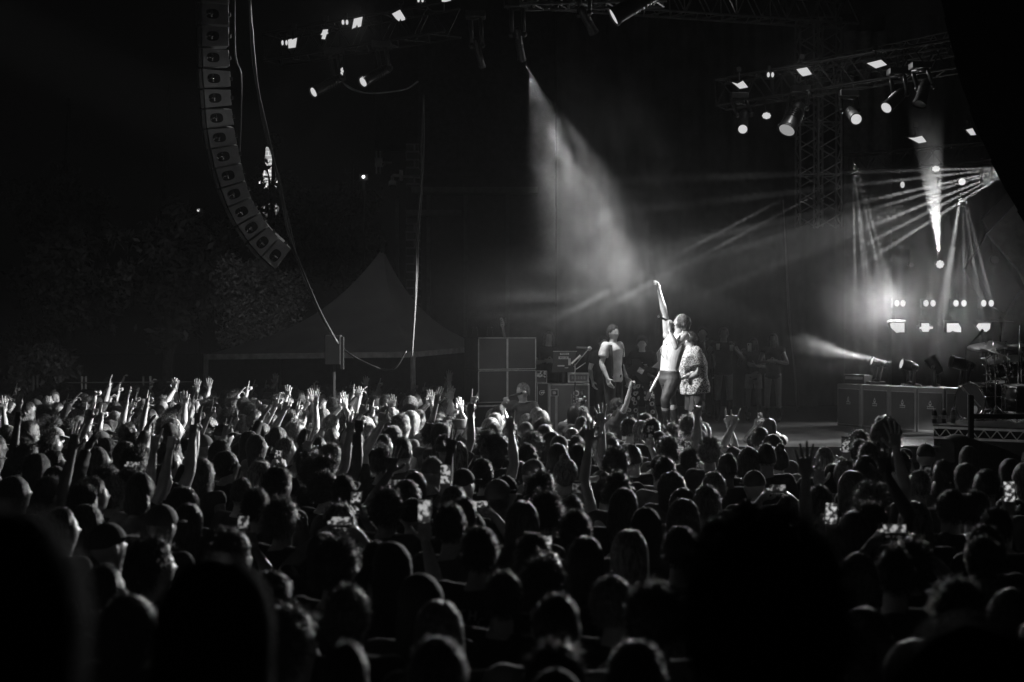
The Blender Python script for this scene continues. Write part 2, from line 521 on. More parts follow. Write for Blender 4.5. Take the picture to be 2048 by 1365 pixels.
def make_shirt(Pz, sleeve=.62, long=False, hem=.86, add=.016, loose=1.0, seed=0, voxel=.014, vest=False, name='shirt', amp=.006):
    A, sh, hp = torso_frames(Pz); g = Pz['g']
    b = MB(); R = torso_rings(Pz, add)
    R = [(p, s, f, rx * (loose if i < 4 else 1), ry * (loose if i < 4 else 1)) for i, (p, s, f, rx, ry) in enumerate(R)]
    R[0] = (R[0][0], R[0][1], R[0][2], R[0][3] * 1.06, R[0][4] * 1.12)
    p, s, f, rx, ry = R[-1]; R[-1] = (p - unit(A['neck'] - A['chest']) * .012, s, f, .074, .074)
    b.loft([ring(*r, seg=24) for r in R])
    for k in 'rl':
        S, E, Wp = A['S' + k], A['E' + k], A['W' + k]
        b.caps(A['chest'] * .6 + A['neck'] * .4, S, .062 + add * .4, .056 + add)
        b.ell(S, .060 * g + add)
        if vest: continue
        if long:
            b.tube([S, S * .5 + E * .5, E], [.06 * g + add, .056 * g + add, .048 + add], 14); b.ell(E, .050 + add * .8)
            b.tube([E, Wp * .9 + E * .1], [.048 + add, .034 + add * .6], 14)
        else:
            Q = S * (1 - sleeve) + E * sleeve
            b.tube([S, Q], [.060 * g + add, .058 * g + add * 1.6], 14)
    return cloth_from(b, voxel, amp, seed, name)

def make_trousers(Pz, add=.014, short=None, seed=3, voxel=.014, name='trousers', skirt=False, amp=.005, flare=0.0):
    A, sh, hp = torso_frames(Pz); g = Pz['g']
    b = MB(); R = torso_rings(Pz, add)[:3]
    w = R[2]; R[2] = (w[0] * .75 + R[1][0] * .25, w[1], w[2], w[3] * .98, w[4] * .98)
    b.loft([ring(*r, seg=24) for r in R])
    if skirt:
        base = A['pelvis'] - np.array([0, 0, short])
        b.loft([ring(*R[1], seg=24), ring(base, R[0][1], R[0][2], .20, .16)])
    for k in 'rl':
        H, K, N = A['H' + k], A['K' + k], A['A' + k]
        if skirt: continue
        b.ell(H, .090 * g + add)
        if short is not None:
            Q = H * (1 - short) + K * short
            b.tube([H, Q], [.090 * g + add, .078 * g + add * 1.6], 14)
        else:
            b.tube([H, H * .5 + K * .5, K], [.090 * g + add, .078 * g + add, .060 + add], 14); b.ell(K, .060 + add)
            b.tube([K, N], [.058 + add, .045 + add + flare], 14)
    return cloth_from(b, voxel, amp, seed, name)

# ------------------------------------------------------------------ hair, in head coordinates (front +Y, up +Z)
def ribbon(mb, pts, w, side):
    pts = np.asarray(pts); n = len(pts)
    ww = np.linspace(w, w * .35, n)[:, None]
    L = pts - side * ww / 2; Rr = pts + side * ww / 2
    v = np.empty((2 * n, 3)); v[0::2] = L; v[1::2] = Rr
    mb.add(v, [(2 * i, 2 * i + 1, 2 * i + 3, 2 * i + 2) for i in range(n - 1)])

def make_hair(kind, seed=1, count=1500):
    r = random.Random(seed); nr = np.random.RandomState(seed)
    b = MB()
    A = np.array([.080, .103, .124])
    if kind in ('short', 'crop', 'messy', 'curly', 'afro', 'grey'):
        th = {'short': .010, 'crop': .004, 'messy': .018, 'curly': .030, 'afro': .062, 'grey': .010}[kind]
        b.ell((0, -.012, .018), (.078 + th, .100 + th, .112 + th), n=14)
        V, Fc = b.arrays()
        # carve the hairline: pull everything in front of and below it into the skull
        d = V / np.linalg.norm(V, axis=1)[:, None]
        line = .24 + .0 * d[:, 0]
        inside = (d[:, 1] * .95 - d[:, 2] * .85 > .02 + (.12 if kind in ('afro', 'curly') else 0)) | (d[:, 2] < -.50)
        nz = fold_noise(V * 3.0, th * .5, 1.5, seed)
        V = V * (1 + nz[:, None] * 6 * (0.35 if kind == 'crop' else 1))
        V[inside] = V[inside] * .80
        b = MB(); b.add(V, Fc)
        cnt = {'crop': 900, 'short': 1700, 'messy': 1900, 'curly': 1700, 'afro': 2200, 'grey': 1200}[kind]
        for _ in range(cnt):
            while True:
                d = unit(nr.normal(size=3))
                if d[1] * .95 - d[2] * .85 < .02 and d[2] > -.52: break
            p = d * (A + th * .75) + np.array([0, -.010, .012])
            if kind in ('short', 'crop', 'grey', 'messy'):
                ln = {'short': .020, 'crop': .009, 'grey': .018, 'messy': .052}[kind] * r.uniform(.6, 1.3)
                dv = unit(d * .45 + np.array([0, -.25 if d[2] > .3 else -.05, -.55]) + nr.normal(size=3) * .35)
                pts = [p - d * .004, p + dv * ln * .5 + d * .003, p + dv * ln]
                ribbon(b, pts, .0045, unit(np.cross(dv, d)))
            else:
                ln = .030 if kind == 'curly' else .028
                q = p.copy(); dv = unit(d + nr.normal(size=3) * .8); pts = [q]
                for _k in range(5):
                    dv = unit(dv + nr.normal(size=3) * .9 + d * .12); q = q + dv * ln * .32; pts.append(q)
                ribbon(b, pts, .0042, unit(np.cross(dv, d) + 1e-3))
    elif kind in ('long', 'wavy', 'bob', 'pony', 'bun', 'dread', 'shag'):
        low = {'long': -.34, 'wavy': -.34, 'bob': -.13, 'shag': -.12, 'pony': -.06, 'bun': -.06, 'dread': -.30}[kind]
        core = MB()
        core.ell((0, -.014, .014), (.084, .106, .120), n=12)
        if kind in ('long', 'wavy', 'bob', 'dread', 'shag'):
            core.loft([ring((0, -.035, .05), np.array([1., 0, 0]), np.array([0, 1., 0]), .088, .085),
                       ring((0, -.045, -.06), np.array([1., 0, 0]), np.array([0, 1., 0]), .098, .070),
                       ring((0, -.060, low * .6), np.array([1., 0, 0]), np.array([0, 1., 0]), .108, .055),
                       ring((0, -.072, low), np.array([1., 0, 0]), np.array([0, 1., 0]), .085, .030)])
        if kind == 'bun': core.ell((0, -.06, .135), (.045, .045, .042))
        if kind == 'pony':
            core.tube([(0, -.10, .06), (0, -.150, .03), (0, -.155, -.08), (0, -.13, -.20)], [.024, .034, .032, .010])
        me = remesh(core, .009, 3); V, Fc = me_arrays(me); bpy.data.meshes.remove(me)
        face = (V[:, 1] > .030) & (V[:, 2] < .058) & (np.abs(V[:, 0]) < .085)
        top = (V[:, 1] > .06) & (V[:, 2] < .075)
        V[face | top] = V[face | top] * np.array([.86, .55, .9])
        wav = fold_noise(V * 2.0, .006, 1.6, seed)
        V = V + V / (np.linalg.norm(V, axis=1)[:, None] + 1e-6) * wav[:, None]
        b.add(V, Fc)
        for _ in range(count):
            up = r.uniform(.1, 1.0); a = r.uniform(-1, 1) * (2.5 if up > .75 else 1.72)      # angle from the back
            d0 = np.array([math.sin(a) * math.sqrt(1 - up * up), -math.cos(a) * math.sqrt(1 - up * up), up])
            pts = []; ph = r.random() * 6.28; amp = .010 if kind in ('wavy', 'dread', 'shag') else .003
            end = low * r.uniform(.75, 1.08); lift = r.uniform(.002, .030 if kind == 'shag' else .012)
            z0 = d0[2] * .13
            for t in np.linspace(0, 1, 9 if low < -.2 else 6):
                z = z0 + (end - z0) * t
                if z > 0:
                    rr = math.sqrt(max(0.02, 1 - (z / .136) ** 2)); rx, ry = .086 * rr, .108 * rr; cy = -.014
                else:
                    q = z / low; rx = .086 + .024 * q if low < -.2 else .086 - .03 * abs(z) / .1; ry = .105 - .050 * q; cy = -.014 - .045 * q
                rx += lift; ry += lift
                aa = a * (1 - .28 * max(0, -z) / .3)
                pts.append((math.sin(aa) * rx + amp * math.sin(ph + z * 60), -math.cos(aa) * ry + cy + amp * math.cos(ph + z * 55), z))
            ribbon(b, pts, .007 if kind in ('dread', 'shag') else .0042, unit((math.cos(a), math.sin(a), 0)))
    elif kind == 'cap':
        b.ell((0, -.006, .030), (.088, .108, .104), n=14)
        V, Fc = b.arrays(); low = V[:, 2] < .028; V[low] *= .84
        b = MB(); b.add(V, Fc)
        b.loft([ring((0, .10, .030), np.array([1., 0, 0]), np.array([0, .95, -.2]), .075, .085, seg=20), ring((0, .10, .036), np.array([1., 0, 0]), np.array([0, .95, -.2]), .075, .085, seg=20)])
        b.ell((0, -.006, .135), .008)
    elif kind == 'hood':
        core = MB(); core.ell((0, -.022, .010), (.098, .118, .130), n=14)
        core.loft([ring((0, -.03, -.03), np.array([1., 0, 0]), np.array([0, 1., 0]), .100, .095), ring((0, -.035, -.13), np.array([1., 0, 0]), np.array([0, 1., 0]), .095, .085), ring((0, -.04, -.19), np.array([1., 0, 0]), np.array([0, 1., 0]), .125, .095)])
        me = remesh(core, .010, 3); V, Fc = me_arrays(me); bpy.data.meshes.remove(me)
        face = (V[:, 1] > .045) & (V[:, 2] < .085) & (V[:, 2] > -.12)
        V[face] = V[face] * np.array([.8, .5, .95])
        V = V + V / (np.linalg.norm(V, axis=1)[:, None] + 1e-6) * fold_noise(V, .006, 2, seed)[:, None]
        b.add(V, Fc)
    elif kind == 'bucket':
        X, Y = np.array([1., 0, 0]), np.array([0, 1., 0])
        b.loft([ring((0, -.005, .022), X, Y, .155, .165, 28), ring((0, -.005, .034), X, Y, .150, .160, 28), ring((0, -.006, .060), X, Y, .092, .112, 28), ring((0, -.006, .120), X, Y, .082, .100, 28), ring((0, -.006, .134), X, Y, .070, .088, 28), ring((0, -.006, .136), X, Y, .02, .02, 28)])
    return b.mesh('hair', True)

# ------------------------------------------------------------------ ground, stage, building
def sheet(name, mat_, xs, prof, parent=None, kind='structure'):
    mb = MB(); v = []; f = []
    for (y, z) in prof: v += [(xs[0], y, z), (xs[1], y, z)]
    for i in range(len(prof) - 1): f.append((2 * i, 2 * i + 1, 2 * i + 3, 2 * i + 2))
    mb.add(v, f); o = mb.build(name, mat_, parent)
    if kind: o['kind'] = kind
    return o
M_grass = mat('trodden_grass', .05, .9, var=.4, scale=3, bump=.6, bscale=12)
sheet('ground', M_grass, (-90, 90), [(-12, 1.25), (1.0, .95), (1.8, .80), (2.75, .62), (3.0, 0), (12, 0), (40, 0), (180, 0)])
SZ = 1.10
def plank_mat():
    m = bpy.data.materials.new('stage_deck'); m.use_nodes = True
    t = m.node_tree; b = t.nodes['Principled BSDF']
    tc = t.nodes.new('ShaderNodeTexCoord'); mp = t.nodes.new('ShaderNodeMapping'); mp.inputs['Scale'].default_value = (.4, 14, 1)
    nz = t.nodes.new('ShaderNodeTexNoise'); nz.inputs['Scale'].default_value = 1.5; nz.inputs['Detail'].default_value = 6
    t.links.new(tc.outputs['Object'], mp.inputs[0]); t.links.new(mp.outputs[0], nz.inputs['Vector'])
    mr = t.nodes.new('ShaderNodeMapRange'); mr.inputs['From Min'].default_value = .3; mr.inputs['From Max'].default_value = .7
    mr.inputs['To Min'].default_value = .09; mr.inputs['To Max'].default_value = .17
    t.links.new(nz.outputs['Fac'], mr.inputs['Value']); t.links.new(mr.outputs[0], b.inputs['Base Color'])
    b.inputs['Roughness'].default_value = .38
    return m
M_deck = plank_mat()
st = MB()
poly = [(-1.6, 20.9), (3.6, 20.5), (9.5, 20.3), (13.5, 17.2), (18, 17.2), (18, 32.5), (-1.6, 32.5)]
n = len(poly)
v = [(x, y, SZ) for x, y in poly] + [(x, y, SZ - .22) for x, y in poly]
st.add(v, [tuple(range(n)), tuple(range(2 * n - 1, n - 1, -1))] + [(i, n + i, n + (i + 1) % n, (i + 1) % n) for i in range(n)])
so = st.build('stage_floor', M_deck); so['kind'] = 'structure'
sk = MB()
v = [(x + (.05 if i < 1 else 0), y + .06, SZ - .225) for i, (x, y) in enumerate(poly[:5])] + [(x, y + .06, 0.0) for x, y in poly[:5]]
sk.add(v, [(i, i + 1, 6 + i, 5 + i) for i in range(4)])
M_drape = mat('black_drape', .045, .9, var=.35, scale=2, bump=.2)
so = sk.build('stage_skirt', M_drape); so['kind'] = 'structure'

def drape(name, x0, x1, y, z0, z1, mat_, amp=.12, wl=.55, label=None, y1=None):
    mb = MB(); k = int((x1 - x0) / .07); r = np.random.RandomState(int(abs(x0) * 7 + 3)); ph = np.cumsum(r.uniform(.6, 1.4, k + 1)) * .07 * 6.28 / wl
    v = []
    y1 = y if y1 is None else y1
    for i in range(k + 1):
        x = x0 + (x1 - x0) * i / k; yy = y + (y1 - y) * i / k + amp * math.sin(ph[i])
        v += [(x, yy, z0), (x, yy - .03, (z0 + z1) / 2), (x, yy, z1)]
    f = []
    for i in range(k): f += [(3 * i, 3 * i + 3, 3 * i + 4, 3 * i + 1), (3 * i + 1, 3 * i + 4, 3 * i + 5, 3 * i + 2)]
    mb.add(v, f); o = mb.build(name, mat_, None, True)
    prop(o, label, 'curtain'); return o
drape('back_curtain', 1.0, 13.0, 31.6, SZ, 9.8, M_drape, label='tall black folded curtain closing the back of the stage')
drape('side_curtain', 6.9, 7.9, 29.5, SZ, 9.0, mat('grey_drape', .10, .9), .08, .3, label='narrow dark grey curtain strip behind the guitar cabinets')
# angular dark panels at the right wing
def panel(name, pts, D, g, label, dy=0.12, slant=0.0):
    mb = MB(); q = [P(a, b, D) for a, b in pts]; nn = len(q)
    mb.add([tuple(p) for p in q] + [(p.x, p.y + dy, p.z) for p in q], [tuple(range(nn)), tuple(range(2 * nn - 1, nn - 1, -1))] + [(i, nn + i, nn + (i + 1) % nn, (i + 1) % nn) for i in range(nn)])
    o = mb.build(name, mat('panel_%s' % g, g, .7), None); return prop(o, label, 'scenery panel', 'angular scenery panels')
panel('scenery_panel', [(1976, 468), (2038, 404), (2062, 404), (2062, 590), (2044, 552), (2034, 536)], 27.0, .20, 'light angular scenery panel at the right edge above the drum kit')
panel('scenery_panel', [(1976, 468), (2042, 578), (2012, 628), (1960, 600), (1930, 540)], 28.0, .03, 'dark angular scenery panel left of the light one')
panel('scenery_panel', [(2044, 580), (2070, 590), (2070, 690), (2004, 690), (2012, 630)], 27.6, .10, 'mid grey scenery panel low at the right edge behind the cymbals')
panel('scenery_panel', [(1965, 440), (2010, 390), (2040, 400), (1978, 464)], 28.4, .05, 'dark sliver of scenery panel under the right hanging array')

# building behind the stage on the left
def brick_mat(g=.16):
    m = bpy.data.materials.new('brick'); m.use_nodes = True
    t = m.node_tree; b = t.nodes['Principled BSDF']
    tc = t.nodes.new('ShaderNodeTexCoord'); mp = t.nodes.new('ShaderNodeMapping'); mp.inputs['Rotation'].default_value = (math.radians(90), 0, 0)
    br = t.nodes.new('ShaderNodeTexBrick'); br.inputs['Scale'].default_value = 1.0
    br.inputs['Brick Width'].default_value = .42; br.inputs['Row Height'].default_value = .19; br.inputs['Mortar Size'].default_value = .022
    br.inputs['Color1'].default_value = (g, g, g, 1); br.inputs['Color2'].default_value = (g * 1.4, g * 1.4, g * 1.4, 1); br.inputs['Mortar'].default_value = (g * 2.6,) * 3 + (1,)
    t.links.new(tc.outputs['Object'], mp.inputs[0]); t.links.new(mp.outputs[0], br.inputs['Vector']); t.links.new(br.outputs['Color'], b.inputs['Base Color'])
    b.inputs['Roughness'].default_value = .9
    return m
M_brick = brick_mat(.10)
bd = empty('venue_building', (0, 34, 0), 0, 'dark stage house wall with brick pillar, lintels and tall door frames', 'building')
def at(px, py, D): return np.array(P(px, py, D)) - np.array([0, 34, 0])
def rect(mb, x0, y0, x1, y1, D, dy):
    a, b = at(x0, y0, D), at(x1, y1, D)
    mb.box(((a[0] + b[0]) / 2, a[1] + dy / 2, (a[2] + b[2]) / 2), (abs(b[0] - a[0]), dy, abs(a[2] - b[2])))
mb = MB(); rect(mb, 836, -60, 1110, 890, 34.4, .4); mb.build('wall', mat('render_wall', .045, .85, bump=.3), bd)
mb = MB(); rect(mb, 812, 288, 838, 375, 33.7, .7); rect(mb, 812, 432, 838, 890, 33.7, .7); mb.build('brick_pillar', M_brick, bd)
mb = MB(); rect(mb, 822, 374, 1075, 386, 33.6, .5); mb.build('lintel', mat('lintel_grey', .11, .8), bd)
mb = MB(); rect(mb, 812, 420, 922, 431, 33.5, .5); mb.build('canopy', mat('lintel_grey', .11, .8), bd)
for px in (857, 931, 1015):
    mb = MB(); rect(mb, px - 4, 387, px + 4, 890, 34.2, .25); mb.build('door_frame', mat('frame_grey', .09, .7), bd)
mb = MB(); rect(mb, 790, 395, 797, 800, 34.0, .2); mb.build('downpipe', mat('frame_grey', .09, .7), bd)
mb = MB(); rect(mb, 750, -60, 845, 300, 35.2, .3); mb.build('upper_wall', mat('slat_wall', .03, .8, bump=.6, bscale=20), bd)

# antenna, security camera and lamp on the building
an = empty('antenna', P(757, 325, 33), 0, 'grey wall antenna with paired vertical rods above the security camera', 'antenna')
mb = MB(); mb.box((0, 0, 0), (.17, .08, .20)); mb.build('housing', mat('galv', .35, .5), an)
for dx in (-.045, .04):
    mb = MB(); mb.tube([(dx, 0, -.26), (dx, 0, .26)], .017); mb.build('rod', mat('galv', .35, .5), an)
mb = MB(); mb.tube([(.08, 0, 0), (.30, .05, 0)], .014); mb.tube([(.16, 0, 0), (.08, 0, -.12)], .012); mb.build('bracket', mat('galv', .35, .5), an)
cm = empty('security_camera', P(785, 366, 33), 0, 'white dome security camera on a bent arm beside the brick pillar', 'security camera')
mb = MB(); mb.loft([ring((0, 0, -.06), np.array([1., 0, 0]), np.array([0, 1., 0]), .085, .085), ring((0, 0, .03), np.array([1., 0, 0]), np.array([0, 1., 0]), .085, .085), ring((0, 0, .07), np.array([1., 0, 0]), np.array([0, 1., 0]), .04, .04)]); mb.build('housing', mat('cam_white', .6, .4), cm, True)
mb = MB(); mb.ell((0, 0, -.07), .075); mb.build('dome', mat('dark_glass', .01, .08), cm, True)
mb = MB(); mb.tube([(0, 0, .06), (0, 0, .14), (.03, 0, .17), (.20, 0, .17)], .035); mb.box((.20, 0, .17), (.08, .1, .24)); mb.tube([(.2, 0, .15), (.60, .3, .15)], .018); mb.build('arm', mat('cam_white', .6, .4), cm)
def bulb(px, py, D, r, s, label, post=True, name='street_lamp'):
    p = P(px, py, D); e = empty(name, (p.x, p.y, 0), 0, label, 'lamp')
    mb = MB(); mb.ell((0, 0, p.z), r, n=6); mb.build('bulb', emit('bulb%s' % s, s), e)
    mb = MB(); mb.box((0, .06 + r, p.z), (.2, .08, .14)); mb.build('lamp_housing', M_black, e)
    if post:
        mb = MB(); mb.tube([(0, .1 + r, 0), (0, .1 + r, p.z)], .05); mb.build('post', M_black, e)
bulb(727, 354, 33, .032, 6, 'small bright flood lamp beside the antenna on a dark pole')
bulb(113, 354, 60, .035, 2, 'tiny distant lamp high among the dark trees at far left')
bulb(108, 427, 60, .03, 1.4, 'faint tiny lamp just under the highest one at far left')
bulb(397, 421, 55, .05, 1.2, 'small dim lamp left of the hanging speaker array')

# lit tower behind the trees
tw = empty('tower', P(540, 665, 70) - Vector((0, 0, CAMZ)), 0, 'pale floodlit tower tip showing between the cables and leaves', 'tower')
M_stone = brick_mat(.30)
def tz(py): return CAMZ - (py - 665) * 70 / FPX
mb = MB(); w = 70 / FPX
mb.box((0, 0, tz(370) / 2), (30 * w, .9, tz(370))); mb.build('shaft', M_stone, tw)
mb = MB(); a = lambda h, ww: [(-ww * w, -.4, tz(h)), (ww * w, -.4, tz(h)), (ww * w, .4, tz(h)), (-ww * w, .4, tz(h))]
mb.add(a(370, 15) + a(340, 9) + a(296, 5), [(0, 1, 5, 4), (1, 2, 6, 5), (2, 3, 7, 6), (3, 0, 4, 7), (4, 5, 9, 8), (5, 6, 10, 9), (6, 7, 11, 10), (7, 4, 8, 11), (8, 9, 10, 11)]); mb.build('spire', M_stone, tw)
mb = MB(); mb.box((0, -.45, tz(368)), (40 * w, .15, .12)); mb.build('ledge', M_white, tw)

# ------------------------------------------------------------------ trees
M_leaf = mat('leaves', .10, .55, var=.5, scale=2, spec=.5)
M_bark = mat('bark', .05, .9, bump=.6, bscale=6)
def tree(px, D, label, clumps, seed, h=9, leaf=.13, nleaf=5200, name='tree', trunk=.16):
    p = P(px, 665, D); e = empty(name, (p.x, D, 0), 0, label, 'tree', 'trees beside the crowd')
    r = np.random.RandomState(seed)
    mb = MB(); mb.tube([(0, 0, 0), (.1, 0, h * .3), (-.1, .1, h * .6), (.1, 0, h)], [trunk, trunk * .8, trunk * .55, trunk * .2])
    C = []
    for (cx, cy, rad) in clumps:
        q = P(cx, cy, D); c = np.array([q.x - p.x, r.uniform(-.6, .6), q.z]); C.append((c, rad))
        mb.tube([(0, 0, max(.3, c[2] - 1.6)), c * np.array([.5, .5, 1]) - np.array([0, 0, .5]), c], [trunk * .4, trunk * .25, .02], 6)
    mb.build('trunk', M_bark, e)
    lb = MB(); tot = sum(q[1] ** 2 for q in C)
    for c, rad in C:
        sub = [c + r.normal(size=3) * rad * .45 for _ in range(14)]
        k = int(nleaf * rad ** 2 / tot)
        for _ in range(k):
            s = sub[r.randint(14)]; q = s + r.normal(size=3) * rad * .20
            a, b_ = unit(r.normal(size=3)), unit(r.normal(size=3)); L = leaf * r.uniform(.6, 1.3)
            lb.add([q - a * L, q + b_ * L * .45, q + a * L, q - b_ * L * .45], [(0, 1, 2, 3)])
    lb.build('crown', M_leaf, e)
    return e
tree(130, 38, 'dark leafy tree at far left with its crown catching a little light', [(120, 545, 1.0), (160, 580, .9), (100, 590, .9), (150, 520, .8), (90, 430, 1.0), (180, 450, .9)], 1)
tree(330, 36, 'tree left of the hanging speakers with dim glints on its leaves', [(300, 570, .9), (345, 590, .8), (410, 560, .9), (430, 600, .8), (380, 530, .9), (330, 480, .9), (420, 490, .9)], 2)
tree(520, 30, 'brightest tree, its leaves lit under the end of the hanging speakers', [(500, 600, .75), (530, 640, .6), (490, 640, .6), (480, 560, .6), (548, 570, .5), (560, 620, .5), (520, 560, .5), (500, 650, .4)], 3, 5.0, .055, 13000, trunk=.12)
tree(545, 48, 'dark tree top in front of the floodlit tower', [(520, 385, .5), (550, 395, .5), (505, 400, .5), (545, 285, .25), (530, 330, .18), (600, 430, .9)], 4, 9, .11, 2500)
tree(75, 30, 'low pale bush behind the fence posts at far left', [(65, 745, .45), (95, 740, .4), (120, 745, .3), (50, 760, .35), (85, 725, .3)], 5, 1.6, .09, 2500, 'bush', .05)
tree(30, 34, 'bare branched sapling above the bush at far left', [(40, 690, .5), (70, 660, .5), (20, 700, .5)], 6, 3, .08, 500, 'sapling', .05)
tree(700, 44, 'barely visible dark tree behind the tent', [(640, 450, 1.1), (700, 430, 1.0), (670, 520, 1.0), (610, 520, .9), (720, 490, .8)], 7, 8, .13, 3500)

# ------------------------------------------------------------------ fence with paired posts
fe = empty('fence', P(200, 665, 29) - Vector((0, 0, CAMZ)), 0, 'long low rail fence with pale paired posts behind the crowd on the left', 'fence')
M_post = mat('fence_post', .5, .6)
mb = MB(); a = P(130, 766, 29); b = P(420, 764, 29); ox = P(200, 665, 29).x
mb.tube([(a.x - ox, 0, a.z), (b.x - ox, 0, b.z)], .012); mb.build('rail', mat('rail_grey', .18, .6), fe)
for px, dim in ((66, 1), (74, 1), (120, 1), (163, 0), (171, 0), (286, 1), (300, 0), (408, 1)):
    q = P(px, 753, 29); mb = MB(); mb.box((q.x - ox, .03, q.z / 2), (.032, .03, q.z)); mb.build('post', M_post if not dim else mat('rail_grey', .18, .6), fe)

# ------------------------------------------------------------------ pagoda tent
TD = 26.0
tn = empty('tent', P(680, 665, TD) - Vector((0, 0, CAMZ)), 0, 'peaked pagoda tent with sweeping grey roof beside the speaker stack', 'tent')
o0 = np.array(tn.location)
pk = np.array(P(765, 497, TD + 1.4)) - o0
co = [np.array(P(412, 709, TD + .4)) - o0, np.array(P(826, 704, TD - .9)) - o0, np.array(P(965, 692, TD + 2.2)) - o0, np.array(P(560, 700, TD + 4.2)) - o0]
mb = MB(); NU, NV = 14, 14; v = []; f = []
for s in range(4):
    A_, B_ = co[s], co[(s + 1) % 4]; base = len(v)
    for i in range(NU + 1):
        t = i / NU; hgt = 1 - (1 - t) ** .55 if False else t
        for j in range(NV + 1):
            e_ = A_ * (1 - j / NV) + B_ * (j / NV); q = e_ * (1 - t) + pk * t
            q = q.copy(); q[2] = e_[2] + (pk[2] - e_[2]) * (.42 * t + .58 * t ** 3.2)
            v.append(q)
    f += [(base + i * (NV + 1) + j, base + i * (NV + 1) + j + 1, base + (i + 1) * (NV + 1) + j + 1, base + (i + 1) * (NV + 1) + j) for i in range(NU) for j in range(NV)]
mb.add(v, f); ro = mb.build('roof', mat('tent_cloth', .30, .7, var=.1, scale=2), tn, True)
mb = MB(); v = []; f = []
for s in range(4):
    A_, B_ = co[s], co[(s + 1) % 4]; k = len(v)
    dz = np.array([0, 0, .10]); v += [A_, B_, B_ - dz, A_ - dz]; f.append((k, k + 1, k + 2, k + 3))
mb.add(v, f); mb.build('valance', mat('valance', .55, .6), tn)
for c in co:
    mb = MB(); mb.tube([(c[0], c[1], 0), (c[0], c[1], c[2])], .045); mb.build('pole', mat('tent_pole', .45, .5), tn)
mb = MB(); mb.tube([pk - np.array([0, 0, .3]), pk + np.array([0, 0, .12])], [.06, .03]); mb.build('finial', M_dark, tn)
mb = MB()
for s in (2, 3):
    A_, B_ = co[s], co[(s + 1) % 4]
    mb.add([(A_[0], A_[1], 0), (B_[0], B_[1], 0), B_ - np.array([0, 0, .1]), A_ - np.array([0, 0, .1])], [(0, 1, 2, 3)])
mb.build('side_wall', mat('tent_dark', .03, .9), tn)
# dark delay-rack box on a post where the cables come down
q = P(667, 700, 22)
bx = empty('loudspeaker', (q.x, 22, 0), 0, 'dark box loudspeaker on a pole where the cables come down', 'loudspeaker')
mb = MB(); mb.box((0, 0, q.z), (.24, .25, .46)); mb.build('cabinet', mat('backlit_black', .014, .9, spec=.2), bx, bevel=.01)
mb = MB(); mb.tube([(0, 0, 0), (0, 0, q.z - .2)], .03); mb.build('pole', mat('backlit_black', .014, .9, spec=.2), bx)
mb = MB(); mb.box((.14, -.05, q.z - .05), (.05, .1, .5)); mb.build('side_rail', mat('backlit_black', .014, .9, spec=.2), bx)

# ------------------------------------------------------------------ cables
def cable(pts, D, r, label, strands=3, name='cable', g=.08, seed=1):
    rr_ = random.Random(seed); mb = MB()
    for s in range(strands):
        q = []
        for i, (a, b) in enumerate(pts):
            q.append(P(a + rr_.uniform(-3, 3) * (1 if 0 < i < len(pts) - 1 else .3), b, D + rr_.uniform(-.03, .03)))
        # catmull smoothing
        qq = []
        for i in range(len(q) - 1):
            p0 = q[max(i - 1, 0)]; p1 = q[i]; p2 = q[i + 1]; p3 = q[min(i + 2, len(q) - 1)]
            for t in (0, .25, .5, .75):
                qq.append(.5 * ((2 * p1) + (p2 - p0) * t + (2 * p0 - 5 * p1 + 4 * p2 - p3) * t * t + (3 * p1 - p0 - 3 * p2 + p3) * t ** 3))
        qq.append(q[-1])
        mb.tube([np.array(z) for z in qq], r, 6)
    o = mb.build(name, mat('cable_%s' % g, g, .45), None, True)
    return prop(o, label, 'cable')
cable([(500, -10), (508, 130), (530, 250), (556, 360), (578, 460), (605, 545), (640, 625), (676, 688)], 20.5, .014, 'thick bundle of cables sweeping down right of the hanging speakers', 4, g=.02)
cable([(470, -10), (472, 110), (485, 150), (480, 240), (478, 330)], 21, .008, 'thin cables hanging straight behind the top of the speaker array', 2, g=.06, seed=4)
cable([(847, 190), (845, 290), (842, 380), (836, 470), (832, 560), (828, 640), (824, 712)], 22, .010, 'straight bundle of cables dropping to the tent pole', 4, g=.08, seed=2)
cable([(676, 690), (705, 712), (740, 730), (772, 740), (792, 735), (812, 702)], 22, .012, 'sagging cables slung between the box loudspeaker and tent pole', 2, g=.006, seed=3)
cable([(686, 166), (700, 176), (720, 184), (745, 187), (780, 184), (812, 178), (836, 163)], 22, .009, 'loop of thin cables hanging under the left light truss', 4, g=.30, seed=5)
cable([(1566, 400), (1572, 520), (1580, 640), (1590, 740), (1594, 825)], 28, .010, 'thin dark cables hanging behind the spectators on stage', 2, g=.12, seed=6)
cable([(1790, 900), (1815, 893), (1850, 894), (1885, 893)], 19.6, .012, 'white cable lying along the front edge of the stage', 1, g=.7, seed=7)

# ------------------------------------------------------------------ hanging line arrays
quads = [((403, -34), (457, -30), (458, 8), (403, 4)), ((403, 6), (457, 10), (458, 50), (404, 48)), ((404, 52), (458, 54), (458, 92), (404, 93)),
         ((405, 96), (457, 100), (459, 133), (406, 134)), ((405, 138), (460, 143), (461, 173), (408, 176)), ((408, 179), (461, 180), (463, 211), (411, 216)), ((411, 219), (463, 219), (468, 250), (414, 257)),
         ((415, 259), (468, 256), (474, 288), (421, 297)), ((422, 299), (475, 291), (482, 325), (430, 336)), ((431, 338), (483, 328), (490, 361), (442, 375)), ((443, 378), (491, 363), (501, 394), (456, 413)),
         ((457, 416), (502, 397), (519, 425), (474, 450)), ((476, 452), (521, 427), (536, 452), (496, 482)), ((498, 485), (538, 454), (557, 476), (522, 513)), ((524, 515), (559, 478), (582, 498), (551, 539))]
LD = 19.6; LDEP = 1.15
